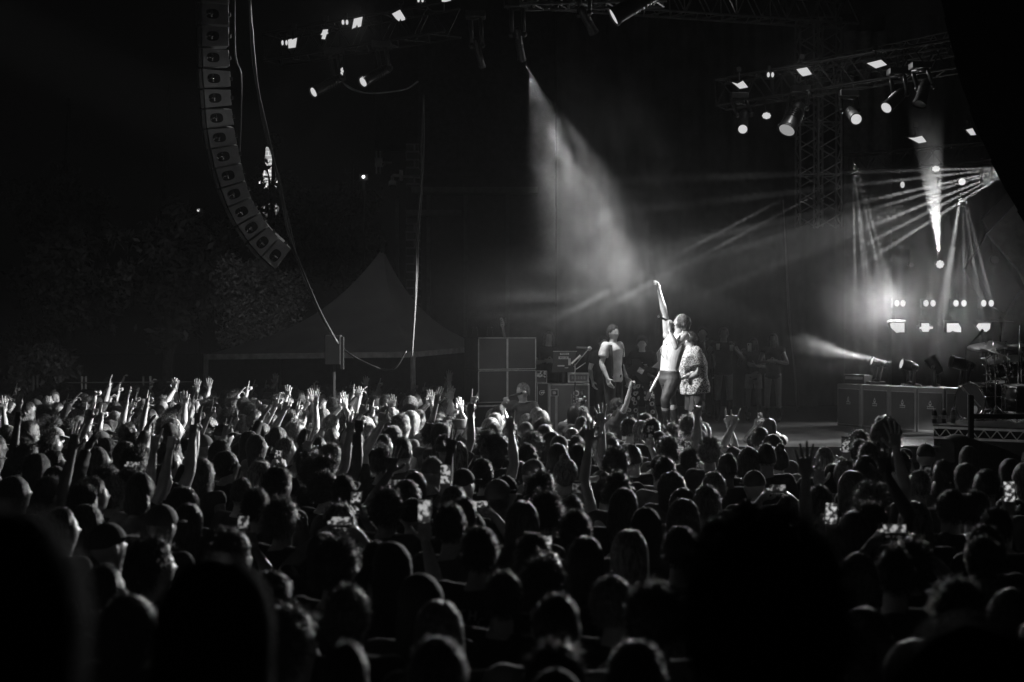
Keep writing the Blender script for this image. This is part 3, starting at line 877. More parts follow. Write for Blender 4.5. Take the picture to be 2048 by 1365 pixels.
la = empty('line_array', P(440, 0, LD), 0, 'curved column of hanging loudspeaker boxes seen from the side, upper left', 'speaker array')
lo = np.array(la.location)
LV = np.array([-.27, LDEP, .19])
M_cab = mat('array_box', .30, .5, var=.15, bump=.1)
for qi, qd in enumerate(quads):
    A4 = [np.array(P(a, b, LD)) - lo for a, b in qd]
    mb = MB(); B4 = [q * 1.0 + LV for q in A4]
    mb.add(A4 + B4, [(0, 1, 2, 3), (7, 6, 5, 4), (0, 4, 5, 1), (1, 5, 6, 2), (2, 6, 7, 3), (3, 7, 4, 0)])
    bo = mb.build('speaker_box', M_cab, la, bevel=.006)
    ux = unit(A4[1] + A4[2] - A4[0] - A4[3]); uz = unit(A4[0] + A4[1] - A4[2] - A4[3])
    c = (A4[0] + A4[3]) * .30 + (A4[1] + A4[2]) * .20 + np.array([0, -.004, 0])
    mb = MB(); a = np.linspace(0, 2 * np.pi, 20, endpoint=False); sq = (np.abs(np.cos(a)) ** 3 + np.abs(np.sin(a)) ** 3) ** (-1 / 3)
    rg = lambda s, dy: c + np.array([0, dy, 0]) + s * .088 * np.outer(np.cos(a) * sq, ux) + s * .066 * np.outer(np.sin(a) * sq, uz)
    mb.loft([rg(1, 0), rg(1, -.006), rg(.93, -.006)], False); mb.loft([rg(.93, -.003), rg(.9, -.0025)])
    h = mb.build('handle', M_blackm, bo)
    mb = MB()
    cc = c + ux * -.005 + np.array([0, -.022, 0]); mb.tube([cc - uz * .05, cc + uz * .05], .013); mb.ell(cc, (.022, .012, .022)); mb.tube([cc - ux * .052, cc - ux * .02], .012); mb.box(c - ux * .075 + np.array([0, -.012, 0]), (.016, .014, .05), frame(uz, ux))
    mb.build('handle_bar', M_chrome, bo, True)
    gp = [(A4[0] + A4[3]) * .5]
    mb = MB(); t = ux * -.062; s_ = uz * .012
    q = [A4[0] + t * .35, A4[0] + t, A4[3] + t, A4[3] + t * .35]
    mb.add([z + np.array([0, .03, 0]) for z in q] + [z + LV * .97 for z in q], [(0, 1, 2, 3), (7, 6, 5, 4), (0, 4, 5, 1), (1, 5, 6, 2), (2, 6, 7, 3), (3, 7, 4, 0)])
    mb.build('grille', mat('grille_grey', .10, .5, bump=.4, bscale=120), bo)
    mb = MB(); mb.box(A4[1] * .5 + A4[2] * .5 + ux * .012, (.03, .03, .05), frame(uz, ux)); mb.build('rigging_pin', M_chrome, bo)

ra = empty('line_array', P(2000, 0, 12.5), 0, 'black silhouette of a hanging speaker array cutting the upper right corner', 'speaker array')
lo = np.array(ra.location); ED = 12.5
edge = [(1872, -40), (1880, 0), (1888, 36), (1896, 74), (1907, 120), (1920, 168), (1937, 218), (1956, 268), (1980, 322), (2006, 374), (2034, 424), (2066, 474)]
for i in range(len(edge) - 1):
    (x0, y0), (x1, y1) = edge[i], edge[i + 1]; d = unit((x1 - x0, y1 - y0)); nn = (d[1] * 240, -d[0] * 240)
    g_ = -.5; x0 += (i % 2) * 1.5; x1 += (i % 2) * 1.5 + 2.0
    A4 = [np.array(P(a, b, ED)) - lo for a, b in ((x0 + d[0] * g_, y0 + d[1] * g_), (x0 + nn[0], y0 + nn[1]), (x1 + nn[0], y1 + nn[1]), (x1 - d[0] * g_, y1 - d[1] * g_))]
    mb = MB(); B4 = [q + np.array([.19, .5, .12]) for q in A4]
    mb.add(A4 + B4, [(0, 3, 2, 1), (5, 6, 7, 4), (1, 5, 4, 0), (2, 6, 5, 1), (3, 7, 6, 2), (0, 4, 7, 3)])
    mb.build('speaker_box', M_blackm, ra)

# ------------------------------------------------------------------ trusses
def truss_mb(mb, a, b, w, h, nseg, r=.024, rd=.013, up=(0, 0, 1)):
    a, b = np.asarray(a, float), np.asarray(b, float); d = unit(b - a); F = frame(d, up); u, s = F[:, 0], F[:, 1]
    cs = [(-w / 2 * s - h / 2 * u), (w / 2 * s - h / 2 * u), (w / 2 * s + h / 2 * u), (-w / 2 * s + h / 2 * u)]
    for c in cs: mb.tube([a + c, b + c], r, 6)
    for i in range(nseg):
        t0, t1 = a + (b - a) * i / nseg, a + (b - a) * (i + 1) / nseg
        for k in range(4):
            c0, c1 = cs[k], cs[(k + 1) % 4]
            if i % 2: c0, c1 = c1, c0
            mb.tube([t0 + c0, t1 + c1], rd, 5)
        if i % 4 == 0:
            for k in range(4): mb.tube([t0 + cs[k], t0 + cs[(k + 1) % 4]], rd, 5)
M_truss = mat('truss_dull', .12, .5, .2)
M_trussd = mat('truss_dark', .018, .5, .1)
def truss(a, b, w, h, nseg, label, m=M_truss, r=.024):
    mb = MB(); truss_mb(mb, a, b, w, h, nseg, r); o = mb.build('truss', m, None); return prop(o, label, 'truss', 'lighting trusses')
t1 = truss(P(1618, 40, 27), (P(1618, 455, 27)), .42, .42, 16, 'vertical lattice truss tower left of the amber beams, upper right of the singer', r=.02)
truss(P(1655, 40, 26.6), P(1655, 455, 26.6), .42, .42, 16, 'second vertical lattice truss close beside the first one', r=.018)
truss(P(1020, -22, 24), P(1700, 26, 27), .5, .5, 26, 'dim horizontal truss running along the top edge of the picture')
truss(P(1040, -5, 21.5), P(1330, -12, 21.5), .4, .3, 12, 'short truss at the top centre with bright upper chords')
truss(P(545, 100, 23.8), P(905, 40, 22.2), .5, .45, 12, 'dark truss carrying the left row of stage lamps', M_trussd)
truss(P(1440, 190, 24.8), P(1930, 110, 22.9), .5, .45, 16, 'dark truss carrying the right row of stage lamps', M_trussd)
truss(P(1600, 150, 27), P(1905, 88, 25), .4, .35, 12, 'upper rear truss with glints behind the right lamps', M_truss, .014)
truss(P(1690, 330, 29), P(2030, 300, 27), .4, .35, 12, 'rear truss above the drum kit in the smoke', M_trussd)

# ------------------------------------------------------------------ stage lamps
def strobe(quad, D, label, s=E_blind, ctr=None, back=(0, .10, .03), glow=0):
    pts = [np.array(P(a, b, D)) for a, b in quad]; c = sum(pts) / len(pts)
    e = empty('strobe_light', c, 0, label, 'stage lamp', 'bright strobe panels')
    q = [p - c for p in pts]; back = np.array(back)
    nn = len(q)
    mb = MB(); mb.add(q + [z + np.array([0, .006, 0]) for z in q], [tuple(range(nn)), tuple(range(2 * nn - 1, nn - 1, -1))] + [(i, nn + i, nn + (i + 1) % nn, (i + 1) % nn) for i in range(nn)]); mb.build('lamp_panel', s, e)
    m = max(np.linalg.norm(z) for z in q)
    big = [z * 1.28 + np.array([0, .012, 0]) for z in q]
    mb = MB(); mb.add(big + [z + back for z in big], [tuple(range(nn)), tuple(range(2 * nn - 1, nn - 1, -1))] + [(i, nn + i, nn + (i + 1) % nn, (i + 1) % nn) for i in range(nn)]); mb.build('housing', M_black, e)
    mb = MB(); mb.tube([(0, .1, .02), (0, .15, .28)], .014); mb.box((0, .15, .28), (.08, .06, .08)); mb.build('clamp', M_black, e)
    if glow: spot('strobe_glow', c + np.array([0, -.07, 0]), c + np.array([-.15, -1, -.3]), glow, 150, .5, .03)
    return e
strobe([(576, 80), (583, 78), (584, 80), (594, 76), (591, 95), (577, 97)], 22.6, 'leftmost bright strobe panel on the left truss')
strobe([(646, 60), (656, 59), (655, 65), (657, 67), (653, 69), (650, 79), (643, 78), (645, 71), (641, 70), (644, 66)], 22.2, 'narrow broken bright strobe panel, second on the left truss')
strobe([(708, 38), (725, 34), (722, 53), (716, 55), (714, 49), (711, 55), (704, 58)], 21.8, 'tall notched bright strobe panel, third on the left truss', glow=160)
strobe([(784, 28), (800, 20), (810, 36), (810, 40), (803, 42), (801, 38), (798, 43), (792, 38)], 21.5, 'tilted bright strobe panel, fourth on the left truss')
strobe([(882, -6), (900, -6), (902, 1), (892, 4), (884, 4)], 21.3, 'strobe panel cut by the top edge of the picture')
strobe([(1464, 165), (1475, 168), (1486, 162), (1496, 175), (1480, 178)], 23.8, 'leftmost diamond shaped strobe panel on the right truss')
strobe([(1593, 139), (1614, 135), (1624, 149), (1606, 153), (1600, 148)], 23.2, 'second diamond shaped strobe panel on the right truss', glow=160)
strobe([(1734, 127), (1762, 120), (1774, 130), (1752, 137)], 22.5, 'third and widest diamond strobe panel on the right truss')
strobe([(1817, 276), (1828, 276), (1844, 272), (1853, 284), (1838, 287)], 25.5, 'lower diamond strobe panel above the beams on the right')
strobe([(1932, 260), (1945, 257), (1952, 270), (1942, 271)], 25.5, 'small strobe panel half hidden by the right speaker array')
for i, (x, pts) in enumerate([(1795, [(-15, -8), (-11, -10), (14, -10), (14, 9), (5, 9), (-2, 10), (-13, 0)]), (1852, [(-9, -9), (6, -9), (7, -3), (14, -2), (14, 2), (7, 3), (5, 8), (-7, 8), (-9, 3), (-13, 2), (-13, -1), (-9, -2)]),
                          (1909, [(-15, -9), (8, -9), (13, 0), (13, 9), (2, 8), (-4, 6), (-9, 9), (-15, 9)]), (1967, [(-14, -3), (-10, -9), (14, -9), (13, 2), (6, 8), (-8, 6)])]):
    strobe([(x + a, 656 + b) for a, b in pts], 26.4, ['leftmost', 'second', 'third', 'rightmost'][i] + ' of the four large bright strobe panels low behind the drums', emit('strobe_hot', .72), glow=260 if i == 2 else 0)

def twin(px, py, D, rx, ry, gap, label, s=E_lamp):
    c = np.array(P(px, py, D)); e = empty('twin_lamp', c, 0, label, 'stage lamp', 'twin round lamps')
    for sx in (-1, 1):
        mb = MB(); mb.disc((sx * gap * D / FPX, 0, 0), (0, -1, 0), ry * D / FPX, .01, 20, rx=rx * D / FPX)
        mb.build('lens', s, e)
    mb = MB(); w = (gap + rx) * D / FPX; mb.box((0, .09, 0), (2 * w + .05, .14, 2.7 * ry * D / FPX)); mb.build('housing', M_black, e, bevel=.01)
    mb = MB(); mb.box((0, .12, ry * D / FPX * 2.2), (.04, .04, .16)); mb.build('clamp', M_black, e)
for x, g, l in ((1800, 6, 'leftmost'), (1859, 7, 'second'), (1920, 8, 'third'), (1975, 7.5, 'rightmost')):
    twin(x, 607, 27.2, 5.2, 6.6, g, l + ' twin lamp of the row above the four low strobes', emit('twin_hot', .75))
twin(1541, 150, 23.5, 2.7, 5, 4.2, 'twin round lamp between the first two strobes of the right truss')
twin(569, 86, 22.6, 2.2, 5, 4.0, 'twin round lamp left of the leftmost strobe')
twin(690, 45, 21.9, 2.6, 5, 4.0, 'twin round lamp beside the tall notched strobe')
twin(841, 1, 21.4, 2.4, 4, 4.0, 'twin round lamp at the top edge of the picture')

def mover(px, py, D, yoke, lens, label, L=.46, r=.10, lit=E_lamp, toward=.5, up=True, ring_=True, base=True):
    """yoke px point = where the head pivots, lens px point = front of the head; toward = metres towards the camera"""
    pv = np.array(P(*yoke, D)); fr = np.array(P(*lens, D)) + np.array([0, -toward, 0])
    e = empty('moving_head_lamp', np.array(P(px, py, D)), 0, label, 'stage lamp', 'moving head lamps')
    o = np.array(e.location); pv = pv - o; fr = fr - o; d = unit(fr - pv); k = np.linalg.norm(fr - pv)
    F = frame(d)
    hd = MB(); hd.tube([pv - d * .12, pv - d * .06, pv + d * k * .35, pv + d * k * .9, pv + d * k], [r * .62, r * .86, r * .9, r * 1.0, r * 1.06], 20)
    for q in np.linspace(.1, .5, 5): hd.tube([pv + d * k * q, pv + d * (k * q + .012)], r * 1.0, 20)
    h = hd.build('head', mat('fixture', .03, .35, spec=.5), e, True)
    mb = MB(); mb.disc(pv + d * (k + .002), d, r * .86, .006, 24); mb.build('lens', lit, h)
    mb = MB(); mb.tube([pv + d * (k - .01), pv + d * (k + .02)], r * 1.12, 24, False); mb.build('lens_rim', mat('fixture', .03, .35, spec=.5), h)
    sd = unit(np.cross(d, (0, 0, 1.0))) if abs(d[2]) < .95 else np.array([1.0, 0, 0])
    vz = -1 if not up else 1
    top = np.array([0, 0, 0.0])
    yk = MB()
    for s in (-1, 1):
        q = pv + sd * s * (r + .035); t2 = np.array([top[0], top[1], top[2]]) + sd * s * (r + .03)
        yk.tube([q, q * .3 + t2 * .7, t2], [.028, .034, .03], 8); yk.ell(q, .045)
    yk.tube([top + sd * (r + .03), top - sd * (r + .03)], .034, 8)
    yk.build('yoke', mat('fixture', .03, .35, spec=.5), e, True)
    if base:
        mb = MB(); mb.box(top + np.array([0, 0, .06 * vz]), (.30, .24, .10)); mb.build('base', M_dark, e, bevel=.015)
    return e
mover(668, 112, 22.3, (676, 160), (632, 190), 'moving head lamp left of the cable loop, its round lens lit', toward=.25, r=.085)
mover(763, 98, 22.0, (770, 140), (730, 170), 'moving head lamp above the middle of the cable loop', toward=.25, r=.085)
mover(1478, 200, 23.8, (1488, 230), (1474, 269), 'moving head lamp under the first right strobe, lens facing the camera', toward=.6, r=.085)
mover(1600, 186, 23.4, (1594, 220), (1569, 264), 'largest moving head lamp, hanging right of the crystal lamp', lit=E_low, toward=.2, r=.15)
mover(1697, 195, 23.0, (1700, 222), (1696, 249), 'moving head lamp between lattice truss and third strobe', toward=.55, r=.095)
mover(1795, 152, 22.4, (1800, 190), (1766, 220), 'moving head lamp with bright edges under the third strobe', toward=.2, r=.10)
mover(951, 38, 21.5, (954, 92), (964, 128), 'dim moving head lamp hanging left of the central beam', lit=E_low, toward=-.2, r=.05)
mover(1034, 18, 21.5, (1036, 70), (1044, 112), 'moving head lamp throwing the central smoky beam', lit=E_low, toward=-.25, r=.06)
mover(1170, -8, 21.0, (1168, 28), (1188, 60), 'dark moving head lamp at the top centre', lit=E_low, toward=-.15, r=.07)
mover(1300, -45, 18.5, (1300, -8), (1228, 34), 'large dark moving head lamp at the top right of centre', lit=E_lamp, toward=.02, r=.12)
mover(1840, 140, 22.0, (1850, 175), (1836, 210), 'dark moving head lamp near the right end of the right truss', lit=M_black, toward=.1, r=.10)
# floor lamps on the guitar cabinets
mover(1822, 767, 24.4, (1822, 733), (1803, 728), 'moving head lamp on the cabinets shooting its beam to the left', up=False, r=.09, toward=.02, lit=E_lamp)
mover(1752, 762, 25.0, (1760, 728), (1744, 723), 'small moving head lamp at the left, bright beam crossing the curtain', up=False, r=.07, toward=.02)
mover(1873, 772, 24.1, (1872, 735), (1862, 718), 'moving head lamp tipped upwards on the cabinets', up=False, r=.10, toward=-.05)
mover(1925, 775, 23.8, (1934, 731), (1903, 724), 'unlit moving head lamp lying level next to the drum kit', up=False, r=.10, toward=.02, lit=M_black)
# round lamps in the rig above the drums
def par(px, py, D, rx, ry, label, s=E_lamp, nrm=(0, -1, 0), cluster=0):
    e = empty('round_lamp', P(px, py, D), 0, label, 'stage lamp', 'small round lamps'); k = D / FPX
    mb = MB()
    if cluster:
        for i in range(cluster):
            a = 2 * math.pi * i / cluster; mb.disc((math.cos(a) * rx * k * .68, -.0, math.sin(a) * ry * k * .68), nrm, ry * k * .36, .01, 10, rx=rx * k * .36)
        mb.disc((0, 0, 0), nrm, ry * k * .36, .01, 10, rx=rx * k * .36)
    else: mb.disc((0, 0, 0), nrm, ry * k, .01, 22, rx=rx * k)
    mb.build('lens', s, e)
    mb = MB(); mb.tube([(0, .01, 0), (0, .16, .02)], [max(rx, ry) * k * 1.15, max(rx, ry) * k * .8], 20); mb.build('housing', M_black, e, True)
    mb = MB(); mb.tube([(0, .1, 0), (0, .16, .30)], .013); mb.build('bracket', M_black, e)
par(1880, 529, 25, 8, 8, 'flower shaped lamp cluster firing the brightest beam upwards', emit('par_hot', .8), cluster=8)
par(1872, 338, 25.5, 8, 6, 'oval lamp under the lower diamond strobe', cluster=7)
par(1805, 370, 25.5, 4, 6.5, 'small slanted oval lamp left of the beams')
par(1924, 364, 25, 7, 7, 'round lamp from which narrow beams fan downwards', emit('par_hot', .8))
par(1533, 232, 23.6, 8.5, 6.5, 'sparkling crystal like lamp between two moving heads', cluster=8)
par(684, 143, 22, 3, 8, 'small sparkling lamp beside the leftmost moving head', cluster=5)
par(1990, 520, 26, 8, 8, 'unlit perforated round lamp in front of the scenery panel', mat('dots', .12, .3), cluster=8)
par(1823, 530, 26.5, 5, 5, 'unlit round lamp left of the flower shaped cluster', mat('dots', .12, .3), cluster=6)

# ------------------------------------------------------------------ speaker stack, bass, cases
def rotz(a): return np.array([[math.cos(a), -math.sin(a), 0], [math.sin(a), math.cos(a), 0], [0, 0, 1]])
SA = math.radians(24); base = np.array(P(957, 665, 24.0)); base[2] = 0; Rz = rotz(SA)
M_tolex = mat('tolex', .05, .75, bump=.3, bscale=200); M_gcl = mat('grille_cloth', .085, .8, var=.08, bump=.3, bscale=300)
M_pipe = mat('piping', .6, .6)
cw, ch, cd = .535, .555, .62
zt0 = CAMZ - (807 - 665) * 24 / FPX
for i in range(2):
    for j in range(2):
        lab = ('upper' if j else 'lower') + (' right' if i else ' left') + ' speaker cabinet of the square stack of four'
        e = empty('speaker_cabinet', tuple(base + Rz @ np.array([i * (cw + .004), 0, 0]) + np.array([0, 0, zt0 + j * (ch + .004)])), SA, lab, 'speaker cabinet', 'stack of four speaker cabinets')
        mb = MB(); mb.box((cw / 2, cd / 2 + .03, ch / 2), (cw, cd - .02, ch)); mb.build('cabinet', M_tolex, e, bevel=.008)
        mb = MB(); mb.box((cw / 2, .022, ch / 2), (cw - .03, .02, ch - .03)); mb.build('grille', M_gcl, e)
        mb = MB()
        for a, b in (((cw / 2, .012, .012), (cw, .022, .012)), ((cw / 2, .012, ch - .012), (cw, .022, .012)), ((.006, .012, ch / 2), (.012, .022, ch - .05)), ((cw - .006, .012, ch / 2), (.012, .022, ch - .05))): mb.box(a, b)
        mb.build('piping', M_pipe, e)
e = empty('road_case', tuple(base + np.array([0, 0, SZ])), SA, 'black road case under the square speaker stack', 'road case')
mb = MB(); mb.box((cw, cd / 2 + .02, (zt0 - SZ) / 2), (2 * cw, cd, zt0 - SZ - .006)); mb.build('case_body', M_dark, e, bevel=.01)
mb = MB(); mb.box((cw, .005, zt0 - SZ - .05), (2 * cw, .02, .03)); mb.build('case_edge', M_pipe, e)
# bass headstock and two more behind
def headstock(px, py0, py1, D, label, m, tilt=-.18, sc=1.0):
    q = P(px, py1, D); e = empty('guitar', (q.x, D, q.z - .9), 0, label, 'guitar', 'guitars racked behind the speaker stack')
    h = (py1 - py0) * D / FPX; o = np.array([0, 0, .9])
    mb = MB(); c, s = math.cos(tilt), math.sin(tilt); Rr = np.array([[c, 0, s], [0, 1, 0], [-s, 0, c]])
    mb.prism([(-.020, .0), (.020, .0), (.022, h * .42), (.040, h * .52), (.046, h * .66), (.032, h * .80), (.036, h * .88), (.018, h * .995), (-.012, h), (-.026, h * .92), (-.018, h * .80), (-.034, h * .60), (-.036, h * .5), (-.022, h * .42)], .02, o, Rr)
    mb.build('headstock', m, e)
    mb = MB(); mb.tube([o + Rr @ np.array([0, .01, .02]), o + Rr @ np.array([0, .01, -.75])], .022); mb.build('neck', m, e)
    mb = MB()
    for k in range(4):
        p = o + Rr @ np.array([.05, .012, h * (.50 + .13 * k)]); mb.tube([p - Rr @ np.array([.03, 0, 0]), p + Rr @ np.array([.02, 0, 0])], .006); mb.ell(p + Rr @ np.array([.026, 0, 0]), .013, n=6)
        mb.disc(o + Rr @ np.array([-.004, -.004, h * (.50 + .12 * k)]), (0, -1, 0), .010, .008, 8)
    mb.build('tuning_peg', mat('peg_dark', .08, .4, .5), e)
    mb = MB(); mb.prism([(-.16, -.75), (.16, -.75), (.19, -.9), (.17, -1.05), (.0, -1.14), (-.17, -1.05), (-.19, -.9)], .045, o, Rr); mb.build('guitar_body', m, e)
headstock(1008, 635, 668, 25.6, 'pale bass guitar headstock standing above the speaker stack', mat('maple', .75, .4))
for px, l in ((950, 'left'), (980, 'right')):
    q = P(px, 671, 24.9); e = empty('guitar', (q.x, 24.9, q.z - .9), 0, 'dark guitar headstock with glinting pegs, %s of two on the speaker stack' % l, 'guitar', 'guitars racked behind the speaker stack')
    mb = MB(); mb.prism([(-.03, .88), (.03, .88), (.045, 1.0), (.02, 1.075), (-.02, 1.075), (-.045, 1.0)], .02); mb.build('headstock', M_dark, e)
    mb = MB()
    for k in range(4):
        for s in (-1, 1): mb.ell((s * (.05 - .006 * k), 0, .91 + .042 * k), .011, n=5)
    mb.build('tuning_peg', M_chrome, e, True)
    mb = MB(); mb.tube([(0, .01, .88), (0, .01, .2)], .02); mb.build('neck', M_dark, e)

# flight cases and mixing desk
FD = 23.2; k = FD / FPX
def case(x0, y0, x1, y1, D, label, g, name='flight_case', edge=8, depth=.6, mm=None):
    a, b = P(x0, y1, D), P(x1, y0, D); z0 = a.z; w, h = b.x - a.x, b.z - a.z
    e = empty(name, (a.x, D, z0), 0, label, 'flight case', 'road cases beside the speaker stack')
    mb = MB(); mb.box((w / 2, depth / 2, h / 2), (w - .01, depth, h - .01)); mb.build('case_body', mm or mat('case_%s' % g, g, .55, var=.2, scale=3), e)
    t = edge * D / FPX; mb = MB()
    for c, s in (((w / 2, -.004, t / 2), (w, .03, t)), ((w / 2, -.004, h - t / 2), (w, .03, t)), ((t / 2, -.002, h / 2), (t, .03, h - 2.1 * t)), ((w - t / 2, -.002, h / 2), (t, .03, h - 2.1 * t))): mb.box(c, s)
    mb.build('metal_edge', mat('case_edge', .45, .4, .6), e)
    mb = MB()
    for cx in (t * .7, w - t * .7):
        for cz in (t * .7, h - t * .7): mb.ell((cx, -.018, cz), (t * .9, .02, t * .9), n=6)
    mb.build('corner', mat('case_edge', .45, .4, .6), e)
    return e, w, h
zb = 869
e, w, h = case(1098, 768, 1179, zb, FD, 'tall grey flight case with metal edges, vertical lettering and a latch', .12, edge=3)
mb = MB(); mb.box((14.5 * k, -.012, h / 2 - .02), (5 * k, .02, h - .12)); mb.build('centre_strip', mat('case_edge', .45, .4, .6), e)
mb = MB(); mb.box((11 * k, -.02, h - 18 * k), (16 * k, .012, 14 * k)); mb.build('latch_plate', mat('case_edge', .45, .4, .6), e)
mb = MB(); mb.box((11 * k, -.03, h - 18 * k), (12.5 * k, .012, 10.5 * k)); l_ = mb.build('latch_dish', M_dark, e)
mb = MB(); mb.disc((11 * k, -.04, h - 18 * k), (0, -1, 0), 3.2 * k, .01, 14); mb.box((8.0 * k, -.04, h - 18 * k), (2 * k, .01, 7 * k)); mb.build('latch', M_alu, e)
def lettering(parent, txt, size, loc, roll=0.0, m=None, rotz_=0.0, bold=True):
    me = text_mesh(txt, size, .002, bold); me.materials.append(m or mat('paint_print', .55, .6))
    o = bpy.data.objects.new('lettering', me); COL.objects.link(o); o.parent = parent
    o.location = loc; o.rotation_euler = (Matrix.Rotation(rotz_, 4, 'Z') @ Matrix.Rotation(math.radians(90), 4, 'X') @ Matrix.Rotation(roll, 4, 'Z')).to_euler()
    return o
lettering(e, 'NOVO', .125, (55 * k, -.010, h - 36 * k), math.radians(90), bold=True)
lettering(e, 'TOURING PRODUCTION', .028, (45 * k, -.010, h - 40 * k), math.radians(90), mat('print_dim', .3, .6))
# lettering above is stood on its side, as on the case
e2, w2, h2 = case(1136, 746, 1178, 766, FD, 'small rack case with bright metal edges on the tall grey case', .14, edge=3.2, depth=.45)
mb = MB()
for i in range(5): mb.box((w2 * (.22 + .14 * i), -.012, h2 * .5), (w2 * .09, .012, h2 * .30))
mb.build('rack_panel', mat('rack_grey', .25, .5), e2)
e3, w3, h3 = case(1074, 767, 1097, zb, FD + .05, 'black flight case with a white round logo left of the tall grey case', .03, edge=1.2)
mb = MB(); a = np.linspace(0, 2 * np.pi, 20)
c0 = np.array([9 * k, -.012, h3 - 19 * k])
mb.tube([c0 + 4.3 * k * np.array([math.cos(t), 0, math.sin(t)]) for t in a[2:]], .005, 5); mb.disc(c0, (0, -1, 0), 1.8 * k, .006, 12); mb.box(c0 + np.array([4 * k, 0, .6 * k]), (5 * k, .006, 2.6 * k)); mb.box(c0 + np.array([4.5 * k, 0, 4 * k]), (3.0 * k, .006, 1.6 * k))
mb.build('emblem', mat('print_white', .6, .6), e3)
e4, w4, h4 = case(1073, 742, 1094, 766, FD + .1, 'half hidden mixer rack full of pale knobs beside the speaker stack', .05, edge=1.0, depth=.4)
mb = MB(); r_ = random.Random(4)
for i in range(26): mb.box((r_.uniform(.02, w4 - .02), -.02, h4 * r_.uniform(.45, .95)), (r_.uniform(.01, .035), .02, r_.uniform(.008, .02)))
mb.build('knob', mat('print_white', .6, .6), e4)
# tilted desk / monitor back with labels
dk = empty('mixing_desk', P(1128, 745, FD + .1), 0, 'tilted back of a dark mixing desk covered with pale tape labels', 'mixing desk')
mb = MB(); mb.prism([(-24 * k, 0), (22 * k, 0), (24 * k, 42 * k), (-20 * k, 42 * k)], .10); mb.build('desk_back', M_dark, dk)
mb = MB(); mb.box((2 * k, -.01, 42 * k), (48 * k, .05, .012)); mb.build('desk_edge', mat('case_edge', .45, .4, .6), dk)
mb = MB(); M_tape = mat('tape_label', .5, .7)
for cx, cz, sw, sh in ((1, 37, 18, 4), (-1, 29, 20, 5), (11, 21, 5, 14), (-6, 13, 14, 2.6), (5, 9, 7, 1.5)): mb.box((cx * k, -.006, cz * k), (sw * k, .006, sh * k))
mb.build('tape_label', M_tape, dk)
mb = MB(); mb.tube([(0, .05, 0), (0, .05, P(0, 745, FD).z * 0 - .35)], .03); mb.build('stand', M_dark, dk)
lettering(dk, 'FOLD A', .03, (1 * k, -.011, 37 * k), 0, M_blackm)
lettering(dk, 'MON 2-B', .03, (-1 * k, -.011, 29 * k), 0, M_blackm)
def mic(px0, py0, px1, py1, D, label, holder=None, r=.012):
    a, b = np.array(P(px0, py0, D)), np.array(P(px1, py1, D)); e = empty('microphone', tuple(a), 0, label, 'microphone')
    d = unit(b - a); L = np.linalg.norm(b - a); mb = MB(); mb.tube([(0, 0, 0), d * L * .72], [r, r * 1.4]); mb.build('mic_body', mat('mic_grey', .12, .35, .3), e, True)
    mb = MB(); mb.ell(d * (L * .72 + r * 2), r * 2.3); mb.build('mic_grille', mat('mic_mesh', .4, .4, .7), e, True)
    return e
mic(1153, 695, 1183, 698, FD - .1, 'silver microphone on a boom above the mixing desk', r=.017)
bm = empty('microphone_stand', P(1150, 765, FD - .15), 0, 'boom microphone stand beside the mixing desk', 'microphone stand')
mb = MB(); mb.tube([(0, 0, 0), (.0, 0, .30)], .009); mb.tube([(-.02, 0, .25), (28 * k, 0, .55)], .007); mb.build('boom', M_alu, bm); mb = MB(); mb.tube([(0, 0, 0), (0, 0, -.8)], .010); mb.build('pole', M_black, bm)
gs = empty('guitar_arm', P(1143, 728, FD - .2), 0, 'bright slanted guitar neck leaning right of the mixing desk', 'guitar')
gs.name = 'guitar'
mb = MB(); mb.tube([(0, 0, 0), (18 * k, 0, 17 * k)], .014); mb.build('neck', mat('maple', .75, .4), gs)
mb = MB(); [mb.ell((q * 18 * k + .02, 0, q * 17 * k - .01), .012, n=5) for q in (.65, .78, .9)]; mb.build('tuning_peg', M_alu, gs)
mb = MB(); mb.tube([(9 * k, 0, -11 * k), (28 * k, 0, 2 * k)], .007); mb.build('strap', M_alu, gs)

